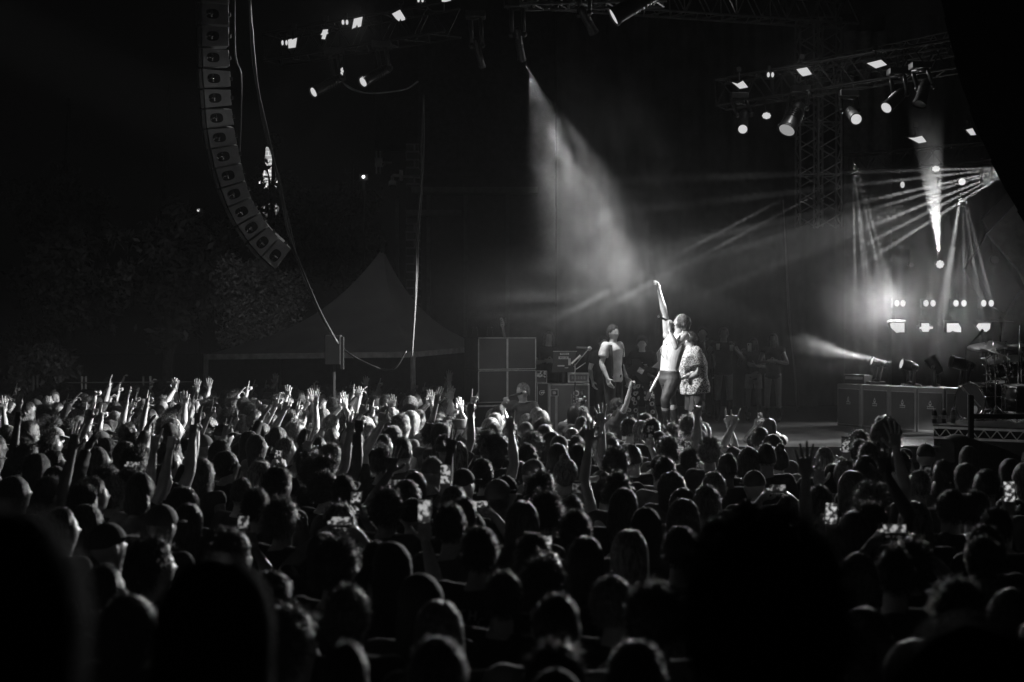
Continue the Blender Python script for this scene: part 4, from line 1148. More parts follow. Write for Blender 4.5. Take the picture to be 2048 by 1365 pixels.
# ------------------------------------------------------------------ guitar cabinets on the right
bot = [(1672, 851), (1722, 856), (1778, 861), (1833, 865), (1890, 868), (1937, 870)]
pts = []
for (a, b) in bot:
    D = FPX * (CAMZ - SZ) / (b - 665.0); pts.append(np.array([(a - 1024) * D / FPX, D, SZ]))
CH = .74
M_orange = mat('amp_tolex', .16, .6, var=.1, bump=.2, bscale=150); M_amg = mat('amp_cloth', .075, .8, var=.08, bump=.3, bscale=250)
amp_names = ['leftmost', 'second', 'third', 'fourth', 'rightmost']
for i in range(5):
    a, b = pts[i], pts[i + 1]; w = np.linalg.norm(b - a) - .035; an_ = math.atan2(b[1] - a[1], b[0] - a[0])
    e = empty('guitar_cabinet', tuple(a), an_, amp_names[i] + ' guitar cabinet in the row of five with pale crest', 'guitar cabinet', 'row of five guitar cabinets')
    mb = MB(); mb.box((w / 2 + .006, .20, CH / 2), (w, .36, CH)); mb.build('cabinet', M_orange, e, bevel=.012)
    mb = MB(); mb.box((w / 2 + .006, .018, CH * .47), (w * .86, .02, CH * .84)); mb.build('grille', M_amg, e)
    mb = MB()
    for c, s in (((w / 2 + .006, .010, CH * .47 - CH * .42), (w * .88, .02, .01)), ((w / 2 + .006, .010, CH * .47 + CH * .42), (w * .88, .02, .01))): mb.box(c, s)
    mb.build('piping', mat('pipe_dim', .25, .6), e)
    cx = w / 2 + .006; kz = CH * .56
    mb = MB(); mb.tube([(cx + .022 * math.sin(t), .004, kz + .06 + .030 * math.cos(t)) for t in np.linspace(0, 6.28, 13)], .004, 5)
    mb.prism([(cx - .020, kz + .055), (cx + .020, kz + .055), (cx + .012, kz + .03), (cx - .012, kz + .03)], .006, (0, .004, 0)); mb.prism([(cx - .012, kz + .09), (cx, kz + .115), (cx + .012, kz + .09)], .006, (0, .004, 0)); mb.build('crest', mat('print_dim2', .42, .6), e)
    mb = MB(); mb.box((cx, .006, kz), (.11, .006, .048)); pl = mb.build('name_plate', mat('print_dim2', .42, .6), e)
    lettering(e, 'ORANGE', .026, (cx, -.0005, kz), 0, M_blackm)
# boxes on top of the cabinets at left
q = pts[0]; e = empty('amplifier_head', (q[0] + .15, q[1] + .1, SZ + CH), math.atan2(-.45, .4), 'low dark amplifier head on the leftmost guitar cabinet', 'amplifier')
mb = MB(); mb.box((.2, .15, .08), (.42, .22, .16)); mb.build('cabinet', M_dark, e, bevel=.01); mb = MB(); mb.box((.2, .035, .10), (.36, .01, .05)); mb.build('control_panel', mat('rack_grey', .25, .5), e)

# ------------------------------------------------------------------ drum riser with truss front
RD0 = np.array([*P(1866, 665, 19.6)[:2], 0]); RD1 = np.array([*P(2100, 665, 18.7)[:2], 0])
RT = 1.485
ri = empty('drum_riser', tuple(RD0), math.atan2(RD1[1] - RD0[1], RD1[0] - RD0[0]), 'drum riser with a silver lattice truss along its front', 'drum riser')
L = np.linalg.norm(RD1 - RD0)
mb = MB(); mb.box((L / 2, 1.3, RT - .02), (L, 2.6, .03)); mb.build('deck', mat('riser_deck', .06, .5), ri)
mb = MB(); mb.box((L / 2, .02, RT - .045), (L, .05, .03)); mb.box((L / 2, .02, RT - .185), (L, .05, .03))
nz_ = 18
for i in range(nz_):
    x0, x1 = L * i / nz_, L * (i + 1) / nz_
    mb.tube([(x0, .02, RT - .06 if i % 2 == 0 else RT - .17), (x1, .02, RT - .17 if i % 2 == 0 else RT - .06)], .008, 6)
mb.build('truss_front', mat('truss_bright', .5, .35, .6), ri)
mb = MB(); mb.box((L / 2, .10, (SZ + RT - .2) / 2), (L, .04, RT - .2 - SZ)); mb.box((L / 2, .16, RT - .115), (L, .02, .14)); mb.build('skirt', M_drape, ri)
mb = MB(); mb.box((.01, 1.3, (SZ + RT - .04) / 2), (.03, 2.5, RT - .04 - SZ)); mb.build('side_skirt', M_drape, ri)

# drum kit
DK = P(1950, 665, 20.4); kit = empty('drum_kit', (DK.x, DK.y, RT), 0, 'sparkling drum kit with cymbals on the riser at the right edge', 'drum kit')
def kx(px, py, D): return np.array(P(px, py, D)) - np.array(kit.location)
M_shell = mat('drum_shell', .03, .25, spec=.8); M_cym = mat('cymbal', .4, .45, .9, var=.2, scale=30); M_headb = mat('drum_head_black', .02, .35); M_headw = mat('drum_head_white', .5, .5)
def drum(name, c, ax, r, L, mh, lugs=8):
    ax = unit(ax); F = frame(ax); mb = MB(); mb.tube([c, c + ax * L], r, 28); d = mb.build(name, M_shell, kit, True)
    mb = MB(); mb.disc(c - ax * .004, ax, r * .95, .006, 28); mb.build('drum_head', mh, d)
    for q in (0, L):
        mb = MB(); mb.tube([c + ax * (q - .012), c + ax * (q + .012)], r * 1.035, 28, False); mb.build('hoop', M_chrome, d, True)
    mb = MB()
    for i in range(lugs):
        a = 2 * math.pi * (i + .5) / lugs; u = math.cos(a) * F[:, 0] + math.sin(a) * F[:, 1]
        mb.tube([c + u * r * 1.04 + ax * .0, c + u * r * 1.04 + ax * L], .006, 5); mb.ell(c + u * r * 1.05 + ax * L * .5, (.02, .02, .02), n=5); mb.ell(c + u * r * 1.06 + ax * .01, .014, n=5); mb.ell(c + u * r * 1.06 + ax * (L - .01), .014, n=5)
    mb.build('lug', M_chrome, d, True)
    return d
bc = kx(1940, 805, 20.4); bd_ = drum('bass_drum', bc + np.array([0, 0, .0]), (.86, .5, 0), .275, .46, M_headb, 10)
mb = MB(); F = frame((.86, .5, 0)); cc = bc - np.array([.86, .5, 0]) * .02 + np.array([.06, -.08, -.10]); mb.disc(cc, (.86, .5, 0), .055, .012, 20, rx=.045); mb.build('head_port', mat('port_grey', .35, .5), bd_)
drum('tom', kx(1995, 720, 20.3), (.25, .35, -.9), .15, .22, M_headw)
drum('tom', kx(2028, 718, 20.5), (.10, .35, -.9), .15, .22, M_headw)
drum('floor_tom', kx(2035, 772, 20.0), (0, .05, -1), .20, .36, M_headw)
drum('snare_drum', kx(1992, 766, 21.0), (.1, .1, -1), .17, .15, M_headw)
def cymbal(px, py, D, r, nrm, floor=True):
    c = kx(px, py, D); F = frame(nrm); rr2 = [.012, .03, .05, r * .5, r]; hh = [.022, .018, .004, .0, -.010]
    a = np.linspace(0, 2 * np.pi, 32, endpoint=False); mb = MB()
    mb.loft([c + F[:, 2] * h + q * (np.outer(np.cos(a), F[:, 0]) + np.outer(np.sin(a), F[:, 1])) for q, h in zip(rr2, hh)]); o = mb.build('cymbal', M_cym, kit, True)
    mb = MB(); mb.tube([c + F[:, 2] * .05, c - F[:, 2] * .03], .008, 6); mb.ell(c + F[:, 2] * .05, .014, n=5); b0 = np.array([c[0] + .03, c[1] + .05, .02]); mb.tube([c - F[:, 2] * .03, c * .5 + b0 * .5 + np.array([0, .0, .15]), b0], .010, 6)
    for s in (-1, 0, 1): mb.tube([b0 + np.array([0, 0, .22]), b0 + np.array([s * .2, .16 - abs(s) * .25, 0])], .008, 5)
    mb.build('cymbal_stand', M_chrome, kit, True)
cymbal(1972, 693, 20.2, .26, (-.12, -.22, 1)); cymbal(2010, 691, 20.5, .24, (.2, -.25, 1)); cymbal(1980, 717, 20.6, .13, (0, -.15, 1)); cymbal(1990, 705, 19.9, .25, (.34, -.10, 1)); cymbal(2000, 642, 21.5, .20, (.0, -.05, 1)); cymbal(2042, 690, 20.2, .2, (0, -.1, 1))
mb = MB(); r_ = random.Random(9)
for i in range(16):
    a = kx(r_.uniform(1975, 2045), r_.uniform(690, 800), r_.uniform(20, 21)); mb.tube([a, a + np.array([r_.uniform(-.12, .12), 0, r_.uniform(-.3, .3)])], .007, 5); mb.ell(a, .016, n=5)
mb.tube([kx(2040, 650, 20), kx(2034, 845, 20)], .013, 8)
mb.build('hardware', M_chrome, kit, True)
mb = MB(); mb.tube([kx(1935, 845, 20.2), kx(1990, 846, 20.4), kx(2020, 838, 20.1)], .012, 6)
for i in range(30):
    a = kx(r_.uniform(1895, 2045), r_.uniform(838, 848), r_.uniform(19.9, 20.6)); a[2] = r_.uniform(.01, .06); mb.tube([a, a + np.array([r_.uniform(-.15, .15), r_.uniform(-.1, .1), r_.uniform(0, .06)])], .006, 5)
mb.build('pedal_hardware', M_chrome, kit, True)
ms = empty('microphone_stand', kx(1936, 845, 20.0) * np.array([1, 1, 0]) + np.array(kit.location), 0, 'short microphone stand aimed at the bass drum', 'microphone stand')
mz = CAMZ - (790 - 665) * 20 / FPX - RT
mb = MB(); mb.tube([(0, 0, 0), (0, 0, mz)], .010); mb.build('pole', M_alu, ms)
mb = MB(); mb.tube([(-.07, 0, mz + .09), (.19, .05, mz - .17)], .009); mb.tube([(-.10, 0, mz + .12), (-.05, 0, mz + .06)], .018); mb.build('boom', M_alu, ms)
ms = empty('microphone_stand', tuple(np.array([P(1930, 665, 21.6).x, 21.6, RT])), 0, 'overhead boom microphone crossing in front of the rightmost low strobe', 'microphone stand')
o_ = np.array(ms.location); mb = MB(); mb.tube([np.array(P(1932, 697, 21.6)) - o_, np.array(P(1950, 678, 21.6)) - o_, np.array(P(1966, 660, 21.6)) - o_], [.008, .014, .022]); mb.build('boom', M_dark, ms)
mb = MB(); mb.tube([(0, 0, 0), np.array(P(1932, 697, 21.6)) - o_], .009); mb.build('pole', M_dark, ms)
# bottles
for px, D, lab, m_, g_ in ((1861, 19.75, 'dark bottle with pale cap, left of three on the riser corner', M_dark, .5), (1880, 19.8, 'dark bottle with pale cap, middle of three on the riser corner', M_dark, .5), (1898, 19.85, 'clear water bottle right of the dark bottles on the riser', mat('water_bottle', .35, .15), .5)):
    q = P(px + 8, 665, D); e = empty('bottle', (q.x, D, RT), 0, lab, 'bottle', 'bottles on the drum riser')
    X, Y = np.array([1., 0, 0]), np.array([0, 1., 0])
    mb = MB(); mb.loft([ring((0, 0, z), X, Y, r, r, 16) for z, r in ((0, .034), (.13, .036), (.165, .030), (.185, .014))]); mb.build('bottle_body', m_, e, True)
    mb = MB(); mb.tube([(0, 0, .182), (0, 0, .205)], .017, 14); mb.build('cap', M_white, e)
    mb = MB(); mb.tube([(0, 0, .06), (0, 0, .11)], .0368, 16, False); mb.build('bottle_label', mat('label_grey', .4, .6), e)

# crowd barrier on the right
ba = empty('barrier', P(1942, 665, 14.5) - Vector((0, 0, CAMZ)), 0, 'black rail and cloth covered barrier in front of the drum riser', 'barrier')
kk = 14.5 / FPX; zz = lambda py: CAMZ - (py - 665) * kk
mb = MB(); mb.box((0, 0, (zz(790)) / 2), (9 * kk, .05, zz(790))); mb.build('post', M_blackm, ba)
mb = MB(); mb.box((70 * kk, 0, zz(833)), (135 * kk, .05, 9 * kk)); mb.build('rail', M_blackm, ba)
mb = MB(); v = []; f = []
prof = [(1905, 884), (1925, 876), (1945, 878), (1975, 889), (2010, 900), (2048, 917), (2090, 932)]
for i, (a, b) in enumerate(prof):
    x = (a - 1942) * kk; v += [(x, -.05 + .06 * (i % 2), 0), (x, -.10 + .05 * (i % 2), zz(b) * .6), (x, -.06, zz(b)), (x, .30, zz(b) + .02)]
for i in range(len(prof) - 1):
    for j in range(3): f.append((4 * i + j, 4 * i + 4 + j, 4 * i + 5 + j, 4 * i + 1 + j))
mb.add(v, f); mb.build('cloth_cover', mat('cover_cloth', .05, .6), ba, True)
# singer's box on the stage edge
e = prop(MB().box((0, 0, 0), (.9, .6, .20)).build('singer_box', M_dark, None, loc=(P(1340, 665, 20.85).x, 21.05, SZ + .102), bevel=.01), 'low black box the singer stands on at the stage edge', 'stage box')

# ------------------------------------------------------------------ people on the stage, each with a body, hair and clothes of their own
def floral_mat():
    m = bpy.data.materials.new('floral_cloth'); m.use_nodes = True
    t = m.node_tree; b = t.nodes['Principled BSDF']
    tc = t.nodes.new('ShaderNodeTexCoord'); vo = t.nodes.new('ShaderNodeTexVoronoi'); vo.inputs['Scale'].default_value = 9; vo.inputs['Randomness'].default_value = .7
    t.links.new(tc.outputs['Object'], vo.inputs['Vector'])
    r = t.nodes.new('ShaderNodeValToRGB'); e = r.color_ramp.elements
    e[0].position = 0.0; e[0].color = (.03,) * 3 + (1,); e[1].position = .20; e[1].color = (.03,) * 3 + (1,)
    for p, c in ((.24, .6), (.40, .6), (.44, .012)): q = e.new(p); q.color = (c,) * 3 + (1,)
    t.links.new(vo.outputs['Distance'], r.inputs[0]); t.links.new(r.outputs[0], b.inputs['Base Color']); b.inputs['Roughness'].default_value = .8
    return m
def speckle_mat(scale=60, lo=.02, hi=.42):
    m = bpy.data.materials.new('speckled_cloth'); m.use_nodes = True
    t = m.node_tree; b = t.nodes['Principled BSDF']
    tc = t.nodes.new('ShaderNodeTexCoord'); nz = t.nodes.new('ShaderNodeTexNoise'); nz.inputs['Scale'].default_value = scale; nz.inputs['Detail'].default_value = 1
    t.links.new(tc.outputs['Object'], nz.inputs['Vector'])
    r = t.nodes.new('ShaderNodeValToRGB'); r.color_ramp.interpolation = 'CONSTANT'; e = r.color_ramp.elements
    e[0].position = 0; e[0].color = (lo,) * 3 + (1,); e[1].position = .5; e[1].color = (hi,) * 3 + (1,)
    t.links.new(nz.outputs['Fac'], r.inputs[0]); t.links.new(r.outputs[0], b.inputs['Base Color']); b.inputs['Roughness'].default_value = .8
    return m
M_floral = floral_mat(); M_speck = speckle_mat(72)

def cast(loc, yaw, Pz, label, hair, hmat, skin, shirt=None, trousers=None, sm=None, tm=None, sc=1.0, voxel=.008, shoes=True, boots=0, group='people on the stage'):
    me, hm, an = make_body(Pz, voxel); me.materials.append(M_skin[skin])
    o = bpy.data.objects.new('person', me); COL.objects.link(o)
    o.location = loc; o.rotation_euler = (0, 0, yaw); o.scale = (sc, sc, sc)
    prop(o, label, 'person', group)
    if hair:
        h = make_hair(hair, 200 + int(abs(loc[0]) * 31) % 50, 1700); h.materials.append(M_hair[0])
        link_child('cap' if hair == 'cap' else 'hair', h, o, M_cloth[0] if hair == 'cap' else M_hair[hmat], hm)
    if shirt is not None:
        s = make_shirt(Pz, **shirt); s.materials.append(sm or M_cloth[0]); link_child(shirt.get('name', 'shirt'), s, o, None)
    if trousers is not None:
        s = make_trousers(Pz, **trousers); s.materials.append(tm or M_cloth[0]); link_child(trousers.get('name', 'trousers'), s, o, None)
    if shoes:
        A, _, _ = torso_frames(Pz)
        for kk_ in 'rl':
            fv = unit(np.asarray(Pz.get('toe' + kk_, (0, 1, 0)), float)); N = A['A' + kk_]
            mb = MB(); mb.caps(N - np.array([0, 0, .035]) - fv * .035, N - np.array([0, 0, .052]) + fv * .155, .047, .040); mb.tube([N - np.array([0, 0, .03]), N + np.array([0, 0, .07])], [.05, .052], 14)
            if boots: mb.tube([N, N * (1 - boots) + A['K' + kk_] * boots], [.052, .070], 14)
            s = remesh(mb, .012, 2, 'shoe'); s.shade_smooth(); s.materials.append(M_blackm); link_child('shoe', s, o, None)
    return o, hm, an

def pose(R='down', L='down', **k):
    Pz = std_pose(); dR = arm(Pz, 'R', R); dL = arm(Pz, 'L', L)
    Pz['handR'] = ('relax', dR, (-1, 0, 0)); Pz['handL'] = ('relax', dL, (1, 0, 0)); Pz.update(k); return Pz
def yaw_of(dx, dy): return math.atan2(dy, dx) - math.pi / 2

# ---- the singer: leaning back, one arm thrust up, microphone at his mouth
SD = 20.8; SS = FPX / SD; FY = 862.0
def h(px, py, dy=0.0): return ((px - 1345) / SS, dy, (FY - py) / SS)
S_loc = P(1345, FY, SD)
Pz = std_pose()
Pz.update(pelvis=h(1340, 757, 0), waist=h(1339, 737, 0), ribs=h(1343, 712, 0), chest=h(1349, 688, 0), neck=h(1356, 669, 0), head=h(1361, 646, -.02),
          hf=(-.93, -.28, .22), hu=(.22, -.05, .97),
          Sr=h(1337, 671, .13), Sl=h(1367, 671, -.135), Er=h(1332, 631, .10), El=h(1346, 694, -.33), Wr=h(1320, 585, .06), Wl=h(1335, 660, -.27),
          Hr=h(1334, 758, .07), Hl=h(1347, 759, -.06), Kr=h(1346, 800, .22), Kl=h(1328, 798, -.18), Ar=h(1356, 848, .30), Al=h(1334, 850, -.04),
          toer=(-.8, -.4, 0), toel=(-.9, -.4, 0), handR=('pinch', h(1317, 572, .05), (0, 0, 0)), handL=('grip', (0.12, .10, 1), (-.3, .8, 0)), g=1.12, hs=1.06)
Pz['handR'] = ('relax', (-.10, 0, 1), (-1, -.2, 0))
so, s_hm, s_an = cast(S_loc, 0, Pz, 'shirtless singer with fair hair leaning back, one arm thrust up, singing into a microphone', 'shag', 2, 0,
                      None, dict(add=.012, amp=.006, seed=5, voxel=.010), None, mat('leather', .03, .6, bump=.5, bscale=14, spec=.4), voxel=.006)
A_, sh_, hp_ = torso_frames(Pz)
mb = MB(); c = A_['waist'] * .25 + A_['pelvis'] * .75; mb.loft([ring(c - np.array([0, 0, .0]), hp_, np.cross((0, 0, 1), hp_), .163, .126), ring(c + np.array([0, 0, .045]), hp_, np.cross((0, 0, 1), hp_), .156, .120)], False)
mb.build('belt', mat('belt_leather', .04, .3), so, True)
mb = MB(); d = unit(A_['Wl'] - A_['El']); mb.tube([A_['Wl'] - d * .05, A_['Wl'] - d * .02], .034, 14); d = unit(A_['Wr'] - A_['Er']); mb.tube([A_['Wr'] - d * .04, A_['Wr'] - d * .03], .031, 14); mb.build('wristband', M_alu, so)
mb = MB(); mb.tube([A_['neck'] + .085 * np.array([math.cos(t), math.sin(t) * .9, -.4 - .2 * math.sin(t + 2.2)]) for t in np.linspace(0, 6.28, 20)], .005, 5); mb.build('necklace', M_chrome, so)
mb = MB(); mb.tube([np.array(h(1333, 688, -.12)), np.array(h(1321, 694, -.14)), np.array(h(1319, 706, -.14)), np.array(h(1326, 716, -.13))], .005, 5); mb.build('earpiece_cable', M_alu, so)
a, b = np.array(h(1313, 633, -.25)), np.array(h(1342, 647, -.13)); e = empty('microphone', tuple(np.array(S_loc) + a), 0, 'black wireless microphone in the singer\'s hand', 'microphone')
d = unit(b - a); Lm = np.linalg.norm(b - a); mb = MB(); mb.tube([(0, 0, 0), d * Lm * .3, d * Lm * .85], [.016, .015, .020], 12); mb.build('mic_body', mat('mic_black', .03, .3), e, True)
mb = MB(); mb.ell(d * Lm * .93, .027); mb.build('mic_grille', mat('mic_mesh', .4, .4, .7), e, True); mb = MB(); mb.tube([(0, 0, 0), d * .02], .0185, 12); mb.build('mic_ring', M_alu, e)

# ---- stocky man in the speckled shirt behind the singer, back half turned
D = 21.5; S2 = FPX / D; F2 = 665 + (CAMZ - SZ) * S2
def h2(px, py, dy=0.0): return ((px - 1385) / S2, dy, (F2 - py) / S2)
Pz = std_pose()
Pz.update(pelvis=h2(1390, 775), waist=h2(1388, 752), ribs=h2(1386, 730), chest=h2(1384, 712), neck=h2(1381, 697), head=h2(1379, 681, .02), hf=(-.75, .62, -.2), hu=(-.15, .1, 1),
          Sr=h2(1378, 706, .17), Sl=h2(1389, 706, -.16), Er=h2(1370, 742, .25), El=h2(1392, 744, -.26), Wr=h2(1355, 760, .2), Wl=h2(1362, 756, -.22),
          Hr=h2(1388, 782, .10), Hl=h2(1393, 782, -.09), Kr=h2(1386, 824, .12), Kl=h2(1390, 826, -.12), Ar=h2(1392, 872, .12), Al=h2(1398, 872, -.12), toer=(-1, .1, 0), toel=(-1, 0, 0),
          handL=('relax', (-1, .1, -.1), (0, .9, .2)), handR=('relax', (-1, 0, -.1), (0, -.9, 0)), g=1.22)
cast((P(1385, 665, D).x, D, SZ), 0, Pz, 'stocky man in a pale speckled short sleeved shirt standing just behind the singer', 'short', 0, 0, dict(loose=1.28, add=.03, sleeve=.75, seed=9), dict(short=.95, name='shorts'), M_speck, M_cloth[0])

# ---- the rest
def stand(px, D, top, face, label, hair, hmat, skin, Pz, **k):
    z0 = k.pop('z0', SZ); zt = CAMZ - (top - 665) * D / FPX; sc = (zt - z0) / 1.735
    return cast((P(px, 665, D).x, D, z0), yaw_of(*face), Pz, label, hair, hmat, skin, sc=sc, voxel=.011, **k)
stand(1226, 22.6, 652, (.75, -.65), 'tall man in a dark open vest over a white tee, looking right', 'short', 1, 0, pose(hf=(.15, .95, .1)), shirt=dict(), trousers=dict(), sm=M_cloth[3])
vst = [o for o in COL.objects if o.get('label', '').startswith('tall man in a dark open vest')][0]
mb = MB(); Pv = pose()
for rr_ in torso_rings(Pv, .034)[1:6]:
    pass
V_ = [ring(p, s, f, rx, ry, 40) for (p, s, f, rx, ry) in torso_rings(Pv, .036)[1:6]]
keep = [i for i in range(40) if not (6 <= i <= 15)]
vv = np.concatenate([r_[keep] for r_ in V_]); nk = len(keep); order = list(range(len(keep)))
i0 = keep.index(16); order = order[i0:] + order[:i0]
vv = np.concatenate([r_[keep][order] for r_ in V_]); mb.add(vv, [(k_ * nk + i, k_ * nk + i + 1, (k_ + 1) * nk + i + 1, (k_ + 1) * nk + i) for k_ in range(4) for i in range(nk - 1)])
mb.build('vest', M_cloth[0], vst, True)
stand(1206, 24, 674, (.35, -.93), 'bearded man in a black tee standing left of the man in the vest', 'short', 0, 0, pose('down', 'cross'), shirt=dict(), trousers=dict(), sm=M_cloth[0])
stand(1284, 24.2, 676, (-.1, -1), 'guitarist in black with wide trousers covered in pale flower rings', 'messy', 1, 0, pose('cross', 'down', Kr=(.16, .06, .50), Kl=(-.15, .06, .5), Ar=(.20, 0, .09), Al=(-.2, 0, .09)), shirt=dict(long=True, loose=1.15, name='jacket'), trousers=dict(add=.03, flare=.05), sm=M_cloth[0], tm=M_floral)
stand(1097, 25.4, 664, (.1, -1), 'technician with long wavy fair hair in a black tee behind the mixing desk', 'wavy', 2, 0, pose('cross', 'cross'), shirt=dict(), trousers=dict(), sm=M_cloth[0])
stand(1405, 27.3, 655, (-.1, -1), 'dim man in a dark tee farthest back, directly right of the speckled shirt', 'short', 0, 0, pose(), shirt=dict(), trousers=dict(), sm=M_cloth[1])
stand(1447, 26.4, 656, (-.15, -1), 'woman in a dark mini dress holding up a cup in each hand', 'pony', 1, 2, pose(g=.95, Er=(.34, .0, 1.20), Wr=(.36, .22, 1.40), El=(-.34, .0, 1.18), Wl=(-.20, .24, 1.34), handR=('grip', (0, .1, 1), (-1, .2, 0)), handL=('grip', (.1, .1, 1), (1, .2, 0))), shirt=dict(vest=True), trousers=dict(skirt=True, short=.30, name='skirt'), boots=.75)
wc = [o for o in COL.objects if o.get('label', '').startswith('woman in a dark mini')][0]
stand(1507, 26.6, 677, (-.2, -1), 'woman holding a pale phone up to her chest, second spectator from right', 'long', 1, 2, pose(g=.84, Er=(.30, .02, 1.18), Wr=(.26, .26, 1.38), handR=('grip', (-.1, .1, 1), (-1, .2, 0)), Wl=(-.05, .24, 1.16), El=(-.27, .02, 1.14), handL=('relax', (.8, .4, .2), (0, -1, 0))), shirt=dict(vest=True, loose=.95), trousers=dict(short=.6, name='shorts'), sm=M_cloth[1], tm=M_cloth[2], boots=.2)
stand(1546, 26.2, 668, (-.25, -1), 'woman in a strapless dark top and skirt with her hands folded, rightmost spectator', 'long', 0, 2, pose('cross', 'cross', g=.86), shirt=dict(vest=True, loose=.95), trousers=dict(skirt=True, short=.22, name='skirt'), sm=M_cloth[0], boots=.45)
bpy.context.view_layer.update()
def cup(px, py, D, label, r=.035, hh=.11):
    e = empty('cup', tuple(np.array(P(px, py, D))), 0, label, 'cup'); mb = MB(); X, Y = np.array([1., 0, 0]), np.array([0, 1., 0])
    mb.loft([ring((0, 0, 0), X, Y, r * .8, r * .8, 16), ring((0, 0, hh), X, Y, r, r, 16), ring((0, 0, hh), X, Y, r * .92, r * .92, 16), ring((0, 0, hh * .7), X, Y, r * .85, r * .85, 16)]); mb.build('cup_body', mat('cup_plastic', .4, .3), e, True)
    mb = MB(); mb.tube([(0, 0, hh * .3), (0, 0, hh * .32)], r * .99, 16, False); mb.build('cup_band', mat('label_grey', .4, .6), e)
cup(1463, 702, 26.1, 'cup in the raised right side hand of the woman in the mini dress'); cup(1436, 700, 26.1, 'cup held in front of the mini dress woman\'s chest')
ph = empty('phone', tuple(P(1499, 695, 26.3)), .1, 'pale phone in the hand of the woman at the back of the stage', 'phone'); mb = MB(); mb.box((0, 0, 0), (.075, .01, .155)); mb.build('case', mat('pale_case', .45, .5), ph, bevel=.004); mb = MB(); mb.box((-.02, -.007, .05), (.02, .004, .03)); mb.build('camera_bump', M_blackm, ph)
# ---- vocalist with a microphone standing above the front rows by the speaker stack
zb_ = .36
Pz = pose(hf=(.35, .9, -.2), hu=(0, .1, 1), Er=(.36, .16, 1.27), Wr=(.13, .27, 1.47), handR=('fist', (-.75, .2, .55), (-.2, 1, 0)), El=(-.30, .08, 1.16), Wl=(-.22, .28, 1.02), g=1.1)
stand(1046, 19.7, 768, (-.62, -.78), 'cropped haired man singing into a microphone among raised hands by the speaker stack', 'crop', 2, 1, Pz, shirt=dict(sleeve=.55), trousers=dict(), sm=M_cloth[1], z0=zb_)
e = empty('microphone', tuple(P(1028, 791, 19.5)), 0, 'microphone held to the mouth of the cropped haired man by the speaker stack', 'microphone')
d = unit((.9, .1, .25)); mb = MB(); mb.tube([(-.06, 0, -.02), d * .12], [.015, .018], 10); mb.build('mic_body', mat('mic_black', .03, .3), e, True); mb = MB(); mb.ell(d * .145, .026); mb.build('mic_grille', mat('mic_mesh', .4, .4, .7), e, True)
st_ = MB(); st_.box((0, 0, zb_ / 2), (.8, .5, zb_ - .01)); st_.box((0, 0, zb_ - .02), (.84, .54, .03)); prop(st_.build('barrier_step', M_dark, None, loc=(P(1046, 665, 19.7).x, 19.7, 0)), 'black barrier step under the man with the microphone', 'step')
# guitar neck beside the singer's thigh
D = 21.1; a, b = np.array(P(1322, 742, D)), np.array(P(1300, 784, D)); g_ = empty('guitar', tuple(a), 0, 'electric guitar pointing down left behind the singer\'s thigh, pale neck edge', 'guitar'); d = unit(b - a); Lg = np.linalg.norm(b - a)
mb = MB(); mb.tube([(0, 0, 0), d * Lg], [.018, .015]); mb.build('neck', mat('maple', .75, .4), g_)
F = frame(d, (0, 1, 0)); mb = MB(); pr = [(-.16, -.36), (.0, -.42), (.16, -.36), (.17, -.2), (.10, -.1), (.15, .0), (.0, -.03), (-.14, .02), (-.10, -.1), (-.18, -.2)]
mb.add([F[:, 1] * x + d * z + F[:, 0] * s_ for s_ in (-.02, .02) for x, z in pr], [tuple(range(10)), tuple(range(19, 9, -1))] + [(i, 10 + i, 10 + (i + 1) % 10, (i + 1) % 10) for i in range(10)]); mb.build('guitar_body', M_dark, g_)
mb = MB(); mb.box(d * (Lg + .06), (.05, .02, .15), frame(d)); hd_ = mb.build('headstock', M_dark, g_)
mb = MB(); [mb.ell(d * (Lg + .02 + .035 * q) + np.array([.05, -.02, -.01]), .013, n=5) for q in range(4)]; mb.build('tuning_peg', M_chrome, g_, True)

# black guitar hanging in front of the guitarist with the flowered trousers
q = P(1284, 742, 23.95); g_ = empty('guitar', tuple(q), 0, 'black electric guitar slung across the guitarist in flowered trousers', 'guitar')
c_, s_ = math.cos(.5), math.sin(.5); R_ = np.array([[c_, 0, s_], [0, 1, 0], [-s_, 0, c_]])
mb = MB(); mb.prism([(-.24, -.10), (-.20, -.17), (-.05, -.12), (.10, -.17), (.19, -.12), (.12, -.02), (.20, .10), (.14, .14), (.0, .09), (-.14, .15), (-.23, .10), (-.18, .0)], .05, (0, 0, 0), R_); mb.build('guitar_body', M_black, g_)
mb = MB(); mb.tube([R_ @ np.array([.1, .0, 0]), R_ @ np.array([.72, -.02, .0])], .022); mb.build('neck', mat('neck_dark', .12, .5), g_)
mb = MB(); mb.box(R_ @ np.array([-.02, -.01, -.01]), (.10, .012, .09), R_); mb.build('pickup', M_chrome, g_)

# ------------------------------------------------------------------ the crowd
def ground_z(D):
    pts = [(-12, 1.25), (1.0, .95), (1.8, .80), (2.75, .62), (3.0, 0.0), (300, 0.0)]
    for (a, za), (b_, zb) in zip(pts, pts[1:]):
        if D <= b_: return za + (zb - za) * max(0, (D - a)) / (b_ - a)
    return 0.0

